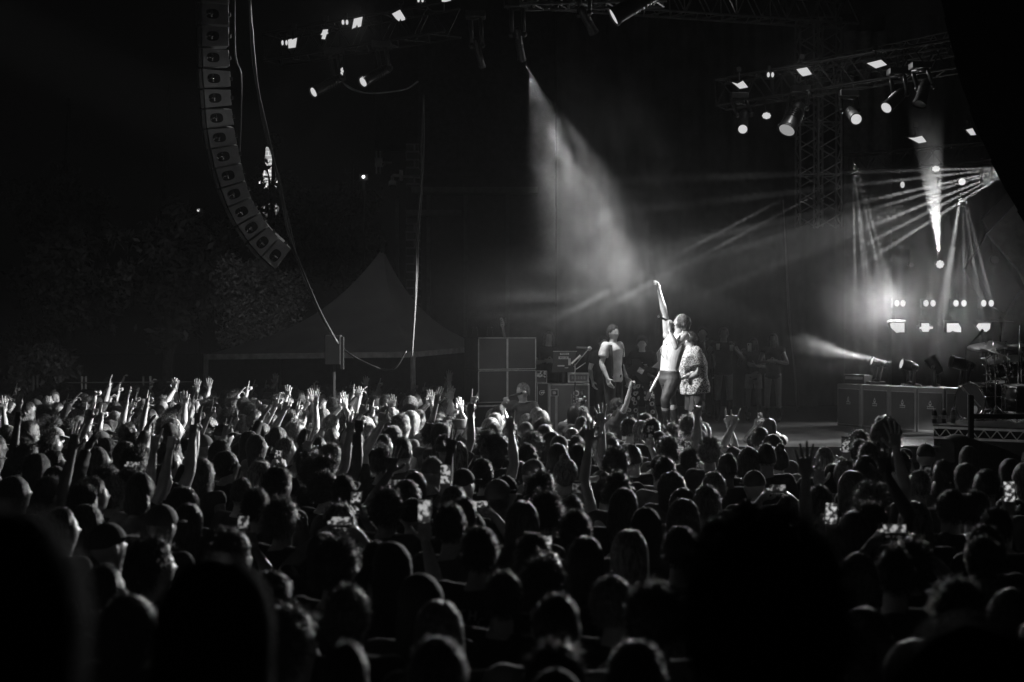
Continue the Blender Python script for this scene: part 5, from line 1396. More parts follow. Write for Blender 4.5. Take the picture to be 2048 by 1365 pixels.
rng = random.Random(11)
VAR = {}
def variant(key, R, L, kR, kL, hf=(0, 1, 0), hu=(0, 0, 1), sway=0.0, long=False, vest=False, g=1.0):
    Pz = std_pose(); Pz['g'] = g
    dR = arm(Pz, 'R', R); dL = arm(Pz, 'L', L)
    Pz['handR'] = (kR, dR, (0, 1, 0) if R not in ('down',) else (-1, 0, 0))
    Pz['handL'] = (kL, dL, (0, 1, 0) if L not in ('down',) else (1, 0, 0))
    if R in ('clap', 'phone2', 'wide'): Pz['handR'] = (kR, dR, (-1, .25, 0))
    if L in ('clap', 'phone2', 'wide'): Pz['handL'] = (kL, dL, (1, .25, 0))
    Pz['hf'] = hf; Pz['hu'] = hu
    me, hm, an = make_body(Pz)
    VAR[key] = dict(body=me, hm=hm, an=an, shirt=make_shirt(Pz, seed=len(VAR), long=long, vest=vest, add=.022 if long else .016))
    return VAR[key]

up_head = ((0, .94, .34), (0, -.34, .94))
variant('down', 'down', 'down', 'relax', 'relax')
variant('down_l', 'down', 'down', 'relax', 'relax', (-.42, .9, .05))
variant('down_r', 'down', 'down', 'relax', 'relax', (.45, .88, .12), (-.1, -.1, 1), vest=True, g=.9)
variant('hoodie', 'down', 'cross', 'relax', 'relax', (.1, .98, .1), long=True)
variant('slim', 'down', 'down', 'relax', 'relax', (.15, .98, .0), g=.84)
variant('horns', 'up', 'down', 'horns', 'relax', *up_head)
variant('open', 'upin', 'down', 'open', 'relax')
variant('point', 'bent', 'down', 'point', 'relax', *up_head)
variant('fist', 'up', 'down', 'fist', 'relax', (.2, .97, .1))
variant('left_open', 'down', 'up', 'relax', 'open', vest=True, g=.9)
variant('left_horns', 'down', 'bent', 'relax', 'horns', (.2, .95, .2))
variant('left_point', 'down', 'upin', 'relax', 'point')
variant('fwd', 'fwd', 'down', 'pinch', 'relax', (.2, .97, .1), long=True)
variant('both', 'up', 'bent', 'open', 'open', *up_head)
variant('clap', 'clap', 'clap', 'open', 'open')
variant('phone2', 'phone2', 'phone2', 'grip', 'grip', *up_head)
variant('phone1', 'phone1', 'down', 'grip', 'relax', *up_head)
variant('phone1l', 'down', 'phone1', 'relax', 'grip', (-.1, .97, .2), vest=True, g=.9)
variant('wide', 'wide', 'wide', 'grip', 'grip', *up_head)
POSE_TXT = {'down': 'watching the stage', 'down_l': 'turned left', 'down_r': 'turned right in a vest', 'hoodie': 'in a sweatshirt', 'slim': 'standing straight',
            'horns': 'right hand making horns', 'open': 'open right hand raised', 'point': 'right hand pointing up', 'fist': 'right fist raised', 'left_open': 'open left hand raised',
            'left_horns': 'left hand making horns', 'left_point': 'left finger raised', 'fwd': 'right hand forward', 'both': 'both hands raised', 'clap': 'clapping overhead',
            'phone2': 'filming with both hands', 'phone1': 'phone in right hand', 'phone1l': 'phone in left hand', 'wide': 'filming sideways'}
HAIRS = {}
HAIR_TXT = {'short': 'short haired', 'crop': 'shaven headed', 'curly': 'curly haired', 'afro': 'bushy haired', 'long': 'long haired', 'bun': 'top bun', 'cap': 'capped', 'hood': 'hooded', 'bob': 'bob haired',
            'pony': 'ponytailed', 'messy': 'tousle haired', 'bucket': 'bucket hatted', 'dread': 'dreadlocked', 'wavy': 'wavy haired'}
for i, k in enumerate(HAIR_TXT): HAIRS[k] = [make_hair(k, 40 + i, 1300)] + ([make_hair(k, 90 + i, 1300)] if k in ('short', 'long', 'curly', 'messy') else [])
base_pose = std_pose()
TR_MESH = make_trousers(base_pose)
for v in VAR.values():
    for k in ('body', 'shirt'): v[k].materials.append(M_skin[0])
for hs in HAIRS.values():
    for h in hs: h.materials.append(M_hair[0])
TR_MESH.materials.append(M_denim)

CROWD = []
PHONES = []
def zone(px):
    for lim, t in ((110, 'at left edge'), (330, 'below fence posts'), (480, 'below leafy bushes'), (620, 'below hanging speakers'), (760, 'below tent'), (900, 'below the tent pole'),
                   (1080, 'below speaker stack'), (1190, 'below flight case'), (1300, 'below floral trousers'), (1400, 'below the singer'), (1500, 'right of the singer'),
                   (1650, 'below spectators'), (1860, 'below guitar cabinets'), (9999, 'below drum kit')):
        if px < lim: return t
def row(D):
    for lim, t in ((4, 'closest to the camera'), (6.3, 'front rows'), (8.5, 'near rows'), (11.5, 'middle rows'), (15, 'far rows'), (18, 'rows by stage'), (99, 'farthest rows')):
        if D < lim: return t

def add_person(x, D, pose='down', hair='short', skin=0, hmat=0, cloth=0, sc=1.0, yaw=None, wide=1.0, lab=None, z=None, tilt=0.0):
    v = VAR[pose]
    o = bpy.data.objects.new('person', v['body']); COL.objects.link(o)
    o.location = (x, D, ground_z(D) if z is None else z)
    if yaw is None:
        tx, ty = (3.2, 20.5) if x < -1 else (2.6, 24.0)
        yaw = math.atan2(ty - D, tx - x) - math.pi / 2 + rng.uniform(-.25, .20)
        yaw = max(-1.45, yaw)
    o.rotation_euler = (rng.uniform(-.05, .03) + tilt, rng.uniform(-.05, .05), yaw)
    o.scale = (sc * wide, sc * wide, sc)
    o.material_slots[0].link = 'OBJECT'; o.material_slots[0].material = M_skin[skin]
    hm = HAIRS[hair][rng.randrange(len(HAIRS[hair]))]
    cov = {'cap': M_cloth[(hmat + 1) % 3], 'bucket': M_cloth[2], 'hood': M_cloth[0]}
    link_child('hair' if hair not in cov else {'cap': 'cap', 'bucket': 'hat', 'hood': 'hood'}[hair], hm, o, cov.get(hair, M_hair[hmat]), v['hm'])
    link_child('shirt', v['shirt'], o, M_cloth[cloth])
    link_child('trousers', TR_MESH, o, M_denim if rng.random() < .5 else M_cloth[0])
    px = 1024 + FPX * x / D
    o['category'] = 'person'; o['group'] = 'people in the concert crowd'
    CROWD.append(dict(o=o, x=x, D=D, px=px, pose=pose, hair=hair, lab=lab))
    return o

def by_head(px, top, hair='short', pose='down', **k):
    """person whose head top is seen at px, top; they stand on the field, so that gives the distance"""
    sc = k.pop('sc', 1.0); zt = 1.735 * sc
    D = FPX * (CAMZ - zt) / (top - 665.0)
    D = max(D, 3.3)
    return add_person((px - 1024) * D / FPX, D, pose, hair, sc=sc, **k)

def by_hand(px, tip, pose, hair='short', **k):
    sc = k.pop('sc', 1.0)
    v = VAR[pose]; side = 'L' if pose.startswith('left') or pose == 'phone1l' else 'R'
    a = v['an'][side][0]; zt = (a[2] + (.09 if pose in ('open', 'left_open', 'both', 'clap', 'horns', 'left_horns', 'point', 'left_point') else .04)) * sc
    D = FPX * (CAMZ - zt) / (tip - 665.0)
    x = (px - 1024) * D / FPX
    yaw = math.atan2(20.5 - D, 3.2 - x) - math.pi / 2 + rng.uniform(-.15, .15)
    yaw = max(-1.3, yaw)
    lx = (a[0] * math.cos(yaw) - a[1] * math.sin(yaw)) * sc; ly = (a[0] * math.sin(yaw) + a[1] * math.cos(yaw)) * sc
    D -= ly
    o = add_person((px - 1024) * D / FPX - lx, D, pose, hair, sc=sc, yaw=yaw, **k)
    o.rotation_euler = (rng.uniform(-.10, .03), rng.uniform(-.12, .12), yaw)
    return o

M_void = mat('backlit_black', .014, .9, spec=.2)  # silhouette shade put into the colour: near figures all black, skin included
# the three dark heads right in front of the camera, on the upper terraces
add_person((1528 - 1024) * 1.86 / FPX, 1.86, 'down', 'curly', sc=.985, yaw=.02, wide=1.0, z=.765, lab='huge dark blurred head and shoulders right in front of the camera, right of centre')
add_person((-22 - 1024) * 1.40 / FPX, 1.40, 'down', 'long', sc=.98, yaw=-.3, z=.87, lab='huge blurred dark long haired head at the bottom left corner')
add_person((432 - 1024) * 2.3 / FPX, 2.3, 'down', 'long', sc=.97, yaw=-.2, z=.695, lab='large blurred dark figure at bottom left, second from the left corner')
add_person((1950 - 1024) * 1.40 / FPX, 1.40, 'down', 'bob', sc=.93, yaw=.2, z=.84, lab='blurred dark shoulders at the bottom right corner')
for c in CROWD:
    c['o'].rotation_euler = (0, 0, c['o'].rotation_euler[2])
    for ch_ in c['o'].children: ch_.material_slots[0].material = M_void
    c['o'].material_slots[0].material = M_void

N_ = None
heads = [  # px, top y, hair, pose, options
 (35,955,'long','down_r',{}), (95,958,'short','down_r',{}), (188,958,'short','down_r',{}), (245,950,'curly','down_r',{}), (385,975,'long','slim',{}), (487,982,'short','down',{}), (565,1006,'messy','down',{}),
 (430,1022,'short','down_r',{}), (312,1016,'cap','down',{}), (108,1022,'crop','down_r',{}), (240,1050,'cap','down_r',{}), (268,1088,'messy','down_r',{}), (200,1135,'crop','down_r',{}), (404,1034,'short','down_r',{}),
 (472,1084,'curly','down_r',{}), (532,1158,'short','down',{}), (585,1238,'messy','down_r',{}), (557,1006,'bob','down',{}), (632,1095,'curly','down',{}), (660,1012,'long','down',{}), (762,984,'messy','down',{}),
 (806,1092,'hood','down',{}), (838,1158,'hood','slim',{}), (745,950,'short','down',{}), (900,1001,'crop','down',{}), (938,1062,'short','down',dict(lab='broad man whose dark shirt has pale curved lettering across its back', sc=1.02)),
 (1060,1008,'long','slim',{}), (1100,990,'messy','down_l',{}), (1036,1076,'short','down',{}), (1075,1191,'crop','down',dict(sc=1.02)), (892,1292,'short','down',{}), (915,1207,'long','slim',{}), (995,955,'cap','down_l',{}),
 (907,976,'crop','down',{}), (1233,977,'long','slim',{}), (1286,975,'long','slim',{}), (1266,1020,'hood','slim',{}), (1200,1076,'long','slim',{}), (1286,1066,'long','slim',{}), (1357,1001,'long','slim',{}),
 (1367,1060,'short','down',{}), (1413,979,'short','down',{}), (1415,948,'crop','down',{}), (1632,897,'crop','down',{}), (1690,922,'crop','down',{}), (1715,866,'messy','down',{}), (1727,884,'short','down',{}),
 (1788,848,'afro','down_r',dict(sc=1.05)), (1807,907,'short','down',{}), (1832,906,'short','down_l',{}), (1736,979,'curly','down',{}), (1899,925,'crop','down',{}), (1957,942,'crop','down_r',dict(wide=1.1)), (1882,987,'short','down',{}),
 (1931,990,'short','down',{}), (1973,1018,'crop','down',{}), (1836,1009,'long','slim',{}), (1822,945,'crop','down',{}), (1768,940,'curly','down',{}), (1620,978,'short','down',{}), (1222,879,'crop','down',{}),
 (1260,879,'short','down',{}), (1303,866,'hood','down',{}), (1318,919,'short','down',{}), (1447,912,'crop','down',{}), (1490,898,'bob','down',{}), (1547,890,'crop','down',dict(sc=1.02)), (1597,893,'long','slim',{}),
 (1382,861,'cap','down',dict(hmat=1)), (1425,884,'curly','down',{}), (1235,948,'bob','down',{}), (1550,872,'wavy','down',{}), (815,879,'crop','down',dict(sc=1.05)), (848,918,'short','down',{}), (872,920,'cap','down',dict(hmat=1)),
 (921,886,'long','slim',dict(hmat=2)), (993,881,'afro','down',{}), (1046,893,'short','down',{}), (1066,873,'curly','down',{}), (1110,866,'long','slim',{}), (1103,890,'bob','down',{}), (1160,891,'crop','down',dict(cloth=3, sc=1.03, lab='man with a pale tee over his broad shoulders, left of the flight case column')),
 (985,851,'short','down',{}), (1048,846,'cap','down',{}), (1085,848,'curly','down',{}), (925,842,'bucket','down',{}), (960,866,'messy','down',{}), (935,942,'cap','down_r',{}), (1115,918,'bun','down',{}), (981,956,'crop','down',{}),
 (1075,950,'messy','down_r',{}), (1005,962,'cap','down_r',{}), (890,968,'cap','down',{}), (600,898,'short','down',{}), (570,880,'short','down_r',{}), (625,905,'crop','down_r',{}), (500,925,'long','slim',{}), (440,905,'pony','down_r',{}),
 (510,870,'long','down_r',{}), (640,875,'bald' and 'crop','down_r',{}), (700,900,'short','down_r',{}), (745,895,'messy','down_r',{}), (190,895,'long','down_r',{}), (250,885,'wavy','down_r',{}), (300,930,'short','down_r',{}),
 (60,895,'curly','down_r',{}), (25,890,'wavy','down_r',{}), (120,905,'short','down_r',{}), (195,830,'short','down_r',{}), (60,850,'curly','down_r',{}), (210,805,'long','down',{}), (95,870,'messy','down_r',{}), (345,890,'curly','down_r',{}),
 (380,880,'crop','down_r',{}), (530,830,'crop','down_r',{}), (465,800,'messy','down_r',{}), (640,800,'crop','down_r',dict(skin=0)), (745,795,'short','down_r',{}), (780,792,'crop','down_r',{}), (580,795,'short','down_r',{}), (155,815,'crop','down_r',{}),
 (285,800,'cap','down_r',dict(hmat=1)), (365,805,'crop','down_r',{}), (335,788,'crop','down_r',{}), (395,775,'short','down_r',{}), (105,787,'short','down_l',{}), (65,800,'cap','down_r',{}), (15,795,'wavy','down_r',{}),
 (850,850,'messy','down_r',{}), (905,800,'bob','down_r',{}), (870,812,'curly','down_r',{}), (940,818,'curly','down_r',{}), (1370,835,'messy','down_r',{}),
 (1335,1002,'messy','down',{}), (700,958,'short','down',{}), (1160,1030,'short','down',{}), (1500,1010,'short','down',{}), (1700,1110,'bob','down',{}), (1790,1105,'short','down',{}), (1985,1085,'short','down',{}), (1890,1170,'messy','down',{}),
 (1345,1195,'curly','down',dict(lab='person in a patterned shirt beside the huge blurred head', cloth=2)), (1180,1200,'long','slim',{}), (720,1180,'short','down',{}), (660,1290,'crop','down',{}), (1110,1300,'messy','slim',{}), (1240,1290,'short','down',{}), (800,1270,'curly','down',{}),
]
rr = random.Random(5)
def auto(k):
    k.setdefault('skin', rr.choice([0, 0, 0, 1, 1, 2])); k.setdefault('hmat', rr.choice([0, 0, 0, 1, 1, 2])); k.setdefault('cloth', rr.choice([0, 0, 0, 1, 1, 2]))
    k.setdefault('wide', rr.uniform(.94, 1.04)); return k
hands = [ # px, tip y, pose, hair
 (35,762,'point','short'), (120,786,'left_horns','short'), (152,790,'fwd','messy'), (167,800,'left_point','short'), (192,775,'fist','cap'), (221,750,'open','short'), (208,783,'phone1','curly'), (241,747,'phone1','short'),
 (247,772,'both','long'), (268,782,'left_horns','bob'), (287,778,'horns','messy'), (300,757,'phone1l','short'), (375,782,'clap','short'), (403,808,'horns','crop'), (428,795,'left_point','cap'), (495,757,'point','short'),
 (482,776,'fwd','messy'), (516,778,'left_point','long'), (548,785,'point','short'), (560,780,'phone1','crop'), (600,792,'left_horns','curly'), (628,762,'phone1','short'), (612,775,'open','short'), (686,790,'left_point','cap'),
 (722,778,'fwd','short'), (712,828,'fist','messy'), (816,758,'point','short'), (843,775,'left_open','curly'), (885,768,'clap','messy'), (920,772,'horns','short'), (950,800,'fist','crop'), (885,788,'fwd','long'),
 (100,845,'left_open','short'), (160,868,'fwd','long'), (270,838,'horns','short'), (290,850,'fist','curly'), (395,842,'fist','short'), (420,833,'left_horns','wavy'), (585,842,'left_horns','short'), (655,815,'both','messy'),
 (1238,752,'fist','short'), (1250,800,'left_open','crop'), (1222,830,'point','cap'), (1430,808,'point','crop'), (1462,817,'left_horns','short'), (1367,790,'horns','messy'), (845,842,'both','dread'),
 (1862,846,'both','short'), (1080,818,'horns','short'), (1780,885,'open','curly'), (330,842,'fwd','pony'), (40,812,'fist','wavy'), (240,795,'left_horns','crop'), (742,815,'point','bob'),(1165,835,'left_open','messy'),
 (1660,880,'left_open','long'),
]
phones = [ # phone centre px, py, pose, hair, brightness
 (711,1005,'phone2','curly',.7), (849,1026,'phone1','short',.8), (955,1012,'wide','hood',.7), (1090,1100,'phone2','messy',1.2), (1662,1030,'phone1','crop',1.1), (1786,1062,'wide','messy',.7), (2018,986,'phone1l','short',1.1),
 (556,915,'phone2','short',.8), (891,951,'phone1','cap',.8), (1176,857,'phone2','messy',.9), (1520,835,'phone2','long',.55), (1553,979,'wide','crop',.5), (680,1046,'wide','long',.6), (487,1056,'phone2','curly',.45), (1153,985,'phone2','short',.16),
 (1028,862,'phone1','cap',.8), (265,932,'wide','curly',.5), (1692,892,'phone1','bob',.5), (1163,790,'phone1l','messy',.12), (1375,895,'phone2','short',.3), (1165,812,'phone2','bob',.08), (1855,950,'phone2','crop',.12), (790,968,'wide','short',.3), (1190,870,'phone1','short',.3),
 (1300,865,'phone1','crop',.08),
]
Scr = {}
def screen_mat(s):
    if s in Scr: return Scr[s]
    m = bpy.data.materials.new('phone_screen'); m.use_nodes = True
    t = m.node_tree; t.nodes.clear()
    o = t.nodes.new('ShaderNodeOutputMaterial'); e = t.nodes.new('ShaderNodeEmission')
    tc = t.nodes.new('ShaderNodeTexCoord'); oi = t.nodes.new('ShaderNodeObjectInfo')
    ad = t.nodes.new('ShaderNodeVectorMath'); ad.operation = 'MULTIPLY_ADD'
    ad.inputs[1].default_value = (1, 1, 1)
    t.links.new(tc.outputs['Object'], ad.inputs[0]); t.links.new(oi.outputs['Random'], ad.inputs[2])
    nz = t.nodes.new('ShaderNodeTexNoise'); nz.inputs['Scale'].default_value = 38; nz.inputs['Detail'].default_value = 3
    t.links.new(ad.outputs[0], nz.inputs['Vector'])
    mr = t.nodes.new('ShaderNodeMapRange'); mr.interpolation_type = 'SMOOTHSTEP'
    mr.inputs['From Min'].default_value = .47; mr.inputs['From Max'].default_value = .60
    mr.inputs['To Min'].default_value = .03 * s; mr.inputs['To Max'].default_value = .55 * s
    t.links.new(nz.outputs['Fac'], mr.inputs['Value'])
    t.links.new(mr.outputs[0], e.inputs['Strength']); t.links.new(e.outputs[0], o.inputs[0])
    Scr[s] = m; return m
ph_body = MB(); ph_body.box((0, 0, 0), (.078, .009, .160))
ph_scr = MB(); ph_scr.box((0, -.0056, .008), (.068, .002, .124))
ph_ic = MB(); ph_ic.disc((0, -.0068, -.064), (0, -1, 0), .010, .001, 12)
PH_B, PH_S, PH_I = ph_body.mesh('phone'), ph_scr.mesh('screen'), ph_ic.mesh('shutter_button')
PH_B.materials.append(M_blackm); PH_S.materials.append(M_blackm); PH_I.materials.append(E_low)
def phone_at(M, br, hold):
    o = bpy.data.objects.new('phone', PH_B); COL.objects.link(o); o.matrix_world = M
    link_child('screen', PH_S, o, screen_mat(br))
    if br > .25: link_child('shutter_button', PH_I, o, emit('icons%d' % (br * 10), min(.8, br * .55)))
    o['category'] = 'phone'; o['group'] = 'phones filming the show'
    PHONES.append((o, hold))

def by_phone(px, py, pose, hair, br):
    v = VAR[pose]
    sc = rr.uniform(.92, .97)
    if pose in ('phone1', 'phone1l'):
        a, R = v['an']['R' if pose == 'phone1' else 'L']; c = a + np.array([0, -.012, .055])
    else:
        aR, _ = v['an']['R']; aL, _ = v['an']['L']; c = (aR + aL) / 2 + np.array([0, -.012, .03 if pose == 'phone2' else .02])
    zc = c[2] * sc
    D = FPX * (CAMZ - zc) / (py - 665.0)
    x = (px - 1024) * D / FPX
    yaw = (math.atan2(22 - D, 2.2 - x) - math.pi / 2) * .55 + rng.uniform(-.08, .08)
    lx = (c[0] * math.cos(yaw) - c[1] * math.sin(yaw)) * sc; ly = (c[0] * math.sin(yaw) + c[1] * math.cos(yaw)) * sc
    o = add_person(x - lx, D - ly, pose, hair, sc=sc, yaw=yaw, **auto({'wide': 1.0}))
    o.rotation_euler = (0, 0, yaw)
    bpy.context.view_layer.update()
    L = Matrix.Translation(Vector(c)) @ Matrix.Rotation(math.radians(90) if pose == 'wide' else 0, 4, 'Y')
    L = Matrix.Translation(Vector(c)) @ Matrix.Rotation(-.12, 4, 'X') @ Matrix.Rotation(math.radians(90) if pose == 'wide' else rng.uniform(-.08, .08), 4, 'Y')
    Mw = Matrix.Translation(o.location) @ Matrix.Rotation(yaw, 4, 'Z') @ Matrix.Scale(sc, 4) @ L
    phone_at(Mw, br, CROWD[-1])

for a in phones: by_phone(*a)
for (px, tip, pose, hair) in hands: by_hand(px, tip, pose, hair, **auto({}))
for (px, top, hair, pose, k) in heads:
    D0 = FPX * (1.0) / (top - 665.0); x0 = (px - 1024) * D0 / FPX
    if any((c['x'] - x0) ** 2 + (c['D'] - D0) ** 2 < .20 ** 2 for c in CROWD): continue
    by_head(px, top, hair, pose, **auto(dict(k)))
# everyone else, standing in between
def ok(x, D, m):
    return all((c['x'] - x) ** 2 + (c['D'] - D) ** 2 > m * m for c in CROWD)
tries = 0
pool = ['down', 'down_l', 'down_r', 'slim', 'hoodie', 'down', 'slim', 'down_r', 'down_l', 'down_r', 'left_point', 'fwd', 'down_r']
LIMIT = 303
def edge_d(px): return 27 if px < 880 else (19.4 if px < 1090 else (17.0 if px < 1390 else 13.4))
for spacing in (.56, .47):
    for tries in range(3500):
        if len(CROWD) >= LIMIT: break
        D = math.sqrt(rr.uniform(3.6 ** 2, 15.6 ** 2)); px = rr.uniform(-30, 2080)
        if D > edge_d(px): continue
        x = (px - 1024) * D / FPX
        if not ok(x, D, spacing): continue
        far = D > 11
        add_person(x, D, rr.choice(pool if far and px < 1000 else pool[:9]), rr.choice(['short', 'short', 'crop', 'curly', 'messy', 'long', 'long', 'bob', 'pony', 'cap', 'wavy', 'bun', 'dread', 'short']), sc=rr.uniform(.93, 1.04), **auto({}))
print('CROWD', len(CROWD))
# past three hundred people: the farthest rows are one mass
def joined(parts):
    V, Fc, MI, n0 = [], [], [], 0
    for me, M, mi in parts:
        v, f = me_arrays(me)
        if M is not None: v = v @ np.array(M)[:3, :3].T + np.array(M)[:3, 3]
        V.append(v); Fc += [tuple(i + n0 for i in q) for q in f]; MI += [mi] * len(f); n0 += len(v)
    me = bpy.data.meshes.new('crowd_figure'); me.from_pydata(np.concatenate(V).tolist(), [], Fc)
    me.polygons.foreach_set('material_index', MI); me.update(); me.shade_smooth(); return me
far_col = bpy.data.collections.new('far_crowd_figures')
fp = random.Random(3)
for i, (po, ha) in enumerate([('down_r', 'short'), ('down_r', 'curly'), ('slim', 'long'), ('down', 'messy'), ('down_r', 'short'), ('down_l', 'bob'), ('point', 'messy'), ('down_r', 'crop'), ('clap', 'short'), ('down', 'crop'), ('hoodie', 'cap'), ('down_r', 'wavy')]):
    v = VAR[po]; me = joined([(v['body'], None, 0), (HAIRS[ha][0], v['hm'], 1), (v['shirt'], None, 2)])
    for q in (M_skin[i % 2], M_hair[i % 3], M_cloth[i % 3]): me.materials.append(q)
    far_col.objects.link(bpy.data.objects.new('crowd_figure_%02d' % i, me))
pts, yaws, scs, idx = [], [], [], []
for tries in range(14000):
    if len(pts) >= 330: break
    D = math.sqrt(fp.uniform(15.0 ** 2, 27.0 ** 2)); px = fp.uniform(-30, 2060)
    if D > edge_d(px): continue
    x = (px - 1024) * D / FPX
    if not ok(x, D, .42) or any((a[0] - x) ** 2 + (a[1] - D) ** 2 < .44 ** 2 for a in pts): continue
    pts.append((x, D, 0.0)); yaws.append(max(-1.5, math.atan2(23 - D, (4.5 if x < -1 else 2.5) - x) - math.pi / 2) + fp.uniform(-.3, .3)); scs.append(fp.uniform(.94, 1.04)); q_ = fp.randrange(12); idx.append(q_ if px < 900 or q_ not in (6, 8) else 0)
fm = bpy.data.meshes.new('far_crowd'); fm.from_pydata(pts, [], [])
for nm, data in (('yaw', yaws), ('size', scs)):
    a_ = fm.attributes.new(nm, 'FLOAT', 'POINT'); a_.data.foreach_set('value', data)
a_ = fm.attributes.new('pick', 'INT', 'POINT'); a_.data.foreach_set('value', idx)
fo_ = bpy.data.objects.new('crowd', fm); COL.objects.link(fo_); fo_['kind'] = 'stuff'
ng = bpy.data.node_groups.new('far_rows', 'GeometryNodeTree')
ng.interface.new_socket('Geometry', in_out='INPUT', socket_type='NodeSocketGeometry'); ng.interface.new_socket('Geometry', in_out='OUTPUT', socket_type='NodeSocketGeometry')
gi = ng.nodes.new('NodeGroupInput'); go = ng.nodes.new('NodeGroupOutput'); io = ng.nodes.new('GeometryNodeInstanceOnPoints'); ci = ng.nodes.new('GeometryNodeCollectionInfo')
ci.inputs['Collection'].default_value = far_col; ci.inputs['Separate Children'].default_value = True
def na(nm, ty):
    q = ng.nodes.new('GeometryNodeInputNamedAttribute'); q.data_type = ty; q.inputs['Name'].default_value = nm; return q.outputs['Attribute']
cx = ng.nodes.new('ShaderNodeCombineXYZ'); ng.links.new(na('yaw', 'FLOAT'), cx.inputs['Z'])
ng.links.new(gi.outputs[0], io.inputs['Points']); ng.links.new(ci.outputs[0], io.inputs['Instance']); io.inputs['Pick Instance'].default_value = True
ng.links.new(na('pick', 'INT'), io.inputs['Instance Index']); ng.links.new(cx.outputs[0], io.inputs['Rotation']); ng.links.new(na('size', 'FLOAT'), io.inputs['Scale'])
ng.links.new(io.outputs[0], go.inputs[0])
md = fo_.modifiers.new('rows', 'NODES'); md.node_group = ng
print('FAR', len(pts))
# labels: look, place, and where that is not enough the count from the left
from collections import defaultdict
ORD = ['leftmost', 'second from left', 'third from left', 'fourth from left', 'fifth from left', 'sixth from left', 'seventh from left', 'eighth from left', 'ninth from left']
bins = defaultdict(list)
for c in CROWD:
    c['txt'] = c['lab'] or '%s person %s, %s, %s' % (HAIR_TXT[c['hair']], POSE_TXT[c['pose']], zone(c['px']), row(c['D']))
    bins[c['txt']].append(c)
for t, L in bins.items():
    L.sort(key=lambda c: c['px'])
    for i, c in enumerate(L):
        q = t if len(L) == 1 else t + ', ' + ORD[i]
        if len(q.split()) > 16: q = q.replace(' person ', ' one ').replace(' the stage', ' stage').replace('in a sweatshirt', 'sweatshirt').replace(' from left', '').replace('below the ', 'below ')
        c['o']['label'] = q
PB = defaultdict(list)
for o, c in PHONES:
    PB['%s phone held up %s in the %s' % ('sideways' if c['pose'] == 'wide' else 'upright', zone(c['px']), row(c['D']))].append((c['px'], o))
for t, L in PB.items():
    L.sort(key=lambda q: q[0])
    for i, (_, o) in enumerate(L): o['label'] = t if len(L) == 1 else t + ', ' + ORD[i]

# lettering on the back of the broad man's shirt
for c in CROWD:
    if c['lab'] and 'lettering' in c['lab']:
        o = c['o']; tm = []
        vs, fs, n0 = [], [], 0
        for i, (ch, u, w, rot) in enumerate([('A', -.10, 1.34, .25), ('T', -.045, 1.352, .1), ('H', .012, 1.352, -.05), ('O', .060, 1.32, -.5), ('F', .088, 1.27, -.9), ('M', .095, 1.19, -1.3), ('E', .095, 1.12, -1.5)]):
            me = text_mesh(ch, .062, .001, True); V, Fc = me_arrays(me); bpy.data.meshes.remove(me)
            cr, sr = math.cos(rot), math.sin(rot)
            X = V[:, 0] * cr - V[:, 1] * sr; Z = V[:, 0] * sr + V[:, 1] * cr
            pts = np.stack([X + u, np.full(len(X), 0) + V[:, 2], Z + w], 1)
            pts[:, 1] += -.158 + .9 * (pts[:, 0]) ** 2
            vs.append(pts); fs += [tuple(i2 + n0 for i2 in q) for q in Fc]; n0 += len(pts)
        mb = MB(); mb.add(np.concatenate(vs), fs)
        mb.build('lettering', mat('print_grey', .35, .8), o)


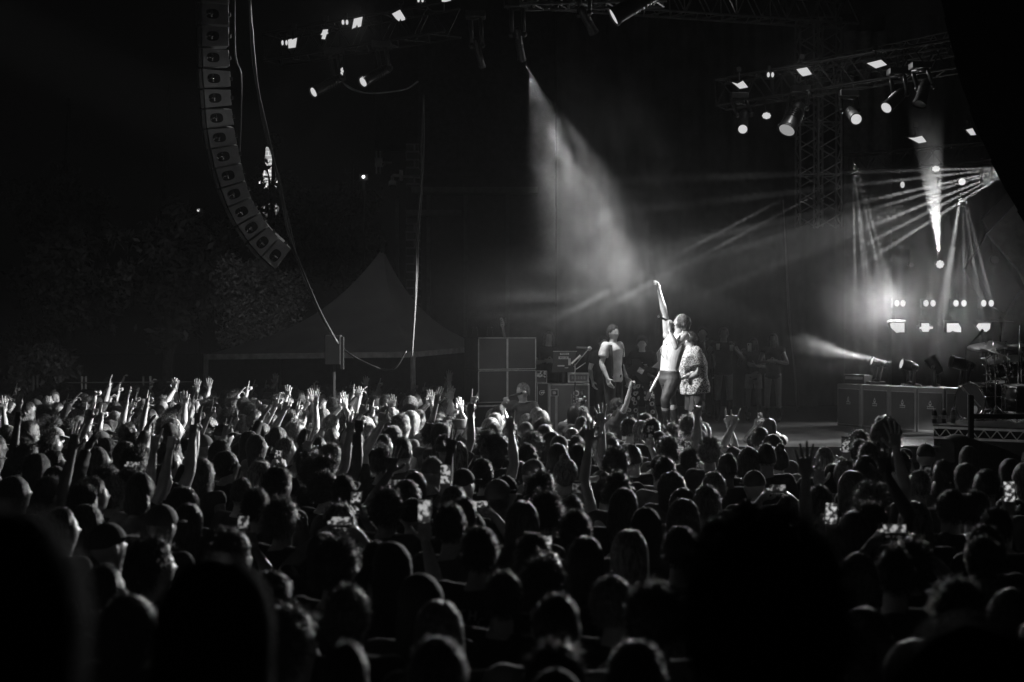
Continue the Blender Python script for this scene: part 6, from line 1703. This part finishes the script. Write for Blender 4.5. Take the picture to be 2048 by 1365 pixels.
# ------------------------------------------------------------------ stage haze: one even box, smoke clouds with an uneven body
def vol_mat(name, dens, noise=None):
    m = bpy.data.materials.new(name); m.use_nodes = True
    t = m.node_tree; t.nodes.clear(); o = t.nodes.new('ShaderNodeOutputMaterial'); v = t.nodes.new('ShaderNodeVolumePrincipled')
    v.inputs['Color'].default_value = (.95, .95, .95, 1); v.inputs['Density'].default_value = dens; v.inputs['Anisotropy'].default_value = .1
    t.links.new(v.outputs[0], o.inputs['Volume'])
    if noise:
        sc, lo, hi = noise
        tc = t.nodes.new('ShaderNodeTexCoord'); nz = t.nodes.new('ShaderNodeTexNoise'); nz.inputs['Scale'].default_value = sc; nz.inputs['Detail'].default_value = 6; nz.inputs['Distortion'].default_value = .9
        t.links.new(tc.outputs['Object'], nz.inputs['Vector'])
        mr = t.nodes.new('ShaderNodeMapRange'); mr.interpolation_type = 'SMOOTHSTEP'; mr.inputs['From Min'].default_value = lo; mr.inputs['From Max'].default_value = hi; mr.inputs['To Max'].default_value = dens
        t.links.new(nz.outputs['Fac'], mr.inputs['Value'])
        ln = t.nodes.new('ShaderNodeVectorMath'); ln.operation = 'LENGTH'; t.links.new(tc.outputs['Object'], ln.inputs[0])
        fo = t.nodes.new('ShaderNodeMapRange'); fo.interpolation_type = 'SMOOTHSTEP'; fo.inputs['From Min'].default_value = 1.0; fo.inputs['From Max'].default_value = .25
        t.links.new(ln.outputs['Value'], fo.inputs['Value'])
        mu = t.nodes.new('ShaderNodeMath'); mu.operation = 'MULTIPLY'; t.links.new(mr.outputs[0], mu.inputs[0]); t.links.new(fo.outputs[0], mu.inputs[1])
        t.links.new(mu.outputs[0], v.inputs['Density'])
    return m
hz = MB(); hz.box((0, 0, 0), (44, 48, 18)).build('haze', vol_mat('haze', .0007), None, loc=(0, 17, 8))
h_ = [o for o in COL.objects if o.name == 'haze'][0]; h_['kind'] = 'stuff'
def smoke(px, py, D, r, dens, noise, label):
    mb = MB(); mb.ell((0, 0, 0), 1.0, n=12)
    o = mb.build('smoke', vol_mat('smoke', dens, noise), None, True, loc=P(px, py, D)); o.scale = r
    o['kind'] = 'stuff'; return o
smoke(1190, 370, 22.0, (1.6, .9, 3.1), .15, (2.3, .42, .62), 1).rotation_euler = (0, math.radians(-24), 0)
smoke(1190, 545, 22.5, (3.3, 1.0, 1.8), .12, (2.0, .42, .62), 1)
smoke(1850, 490, 25.0, (2.6, 1.6, 2.6), .17, (1.8, .33, .62), 1)
smoke(1858, 415, 24.7, (.62, .5, 1.0), .18, (1.4, .25, .6), 1)
smoke(1745, 606, 26.3, (1.3, .8, .9), .42, (1.3, .30, .60), 1)
smoke(1700, 705, 24.3, (1.3, .7, .6), .12, (1.2, .2, .5), 1)
smoke(1400, 470, 24.5, (3.0, 1.3, 2.0), .028, (1.2, .35, .6), 1)
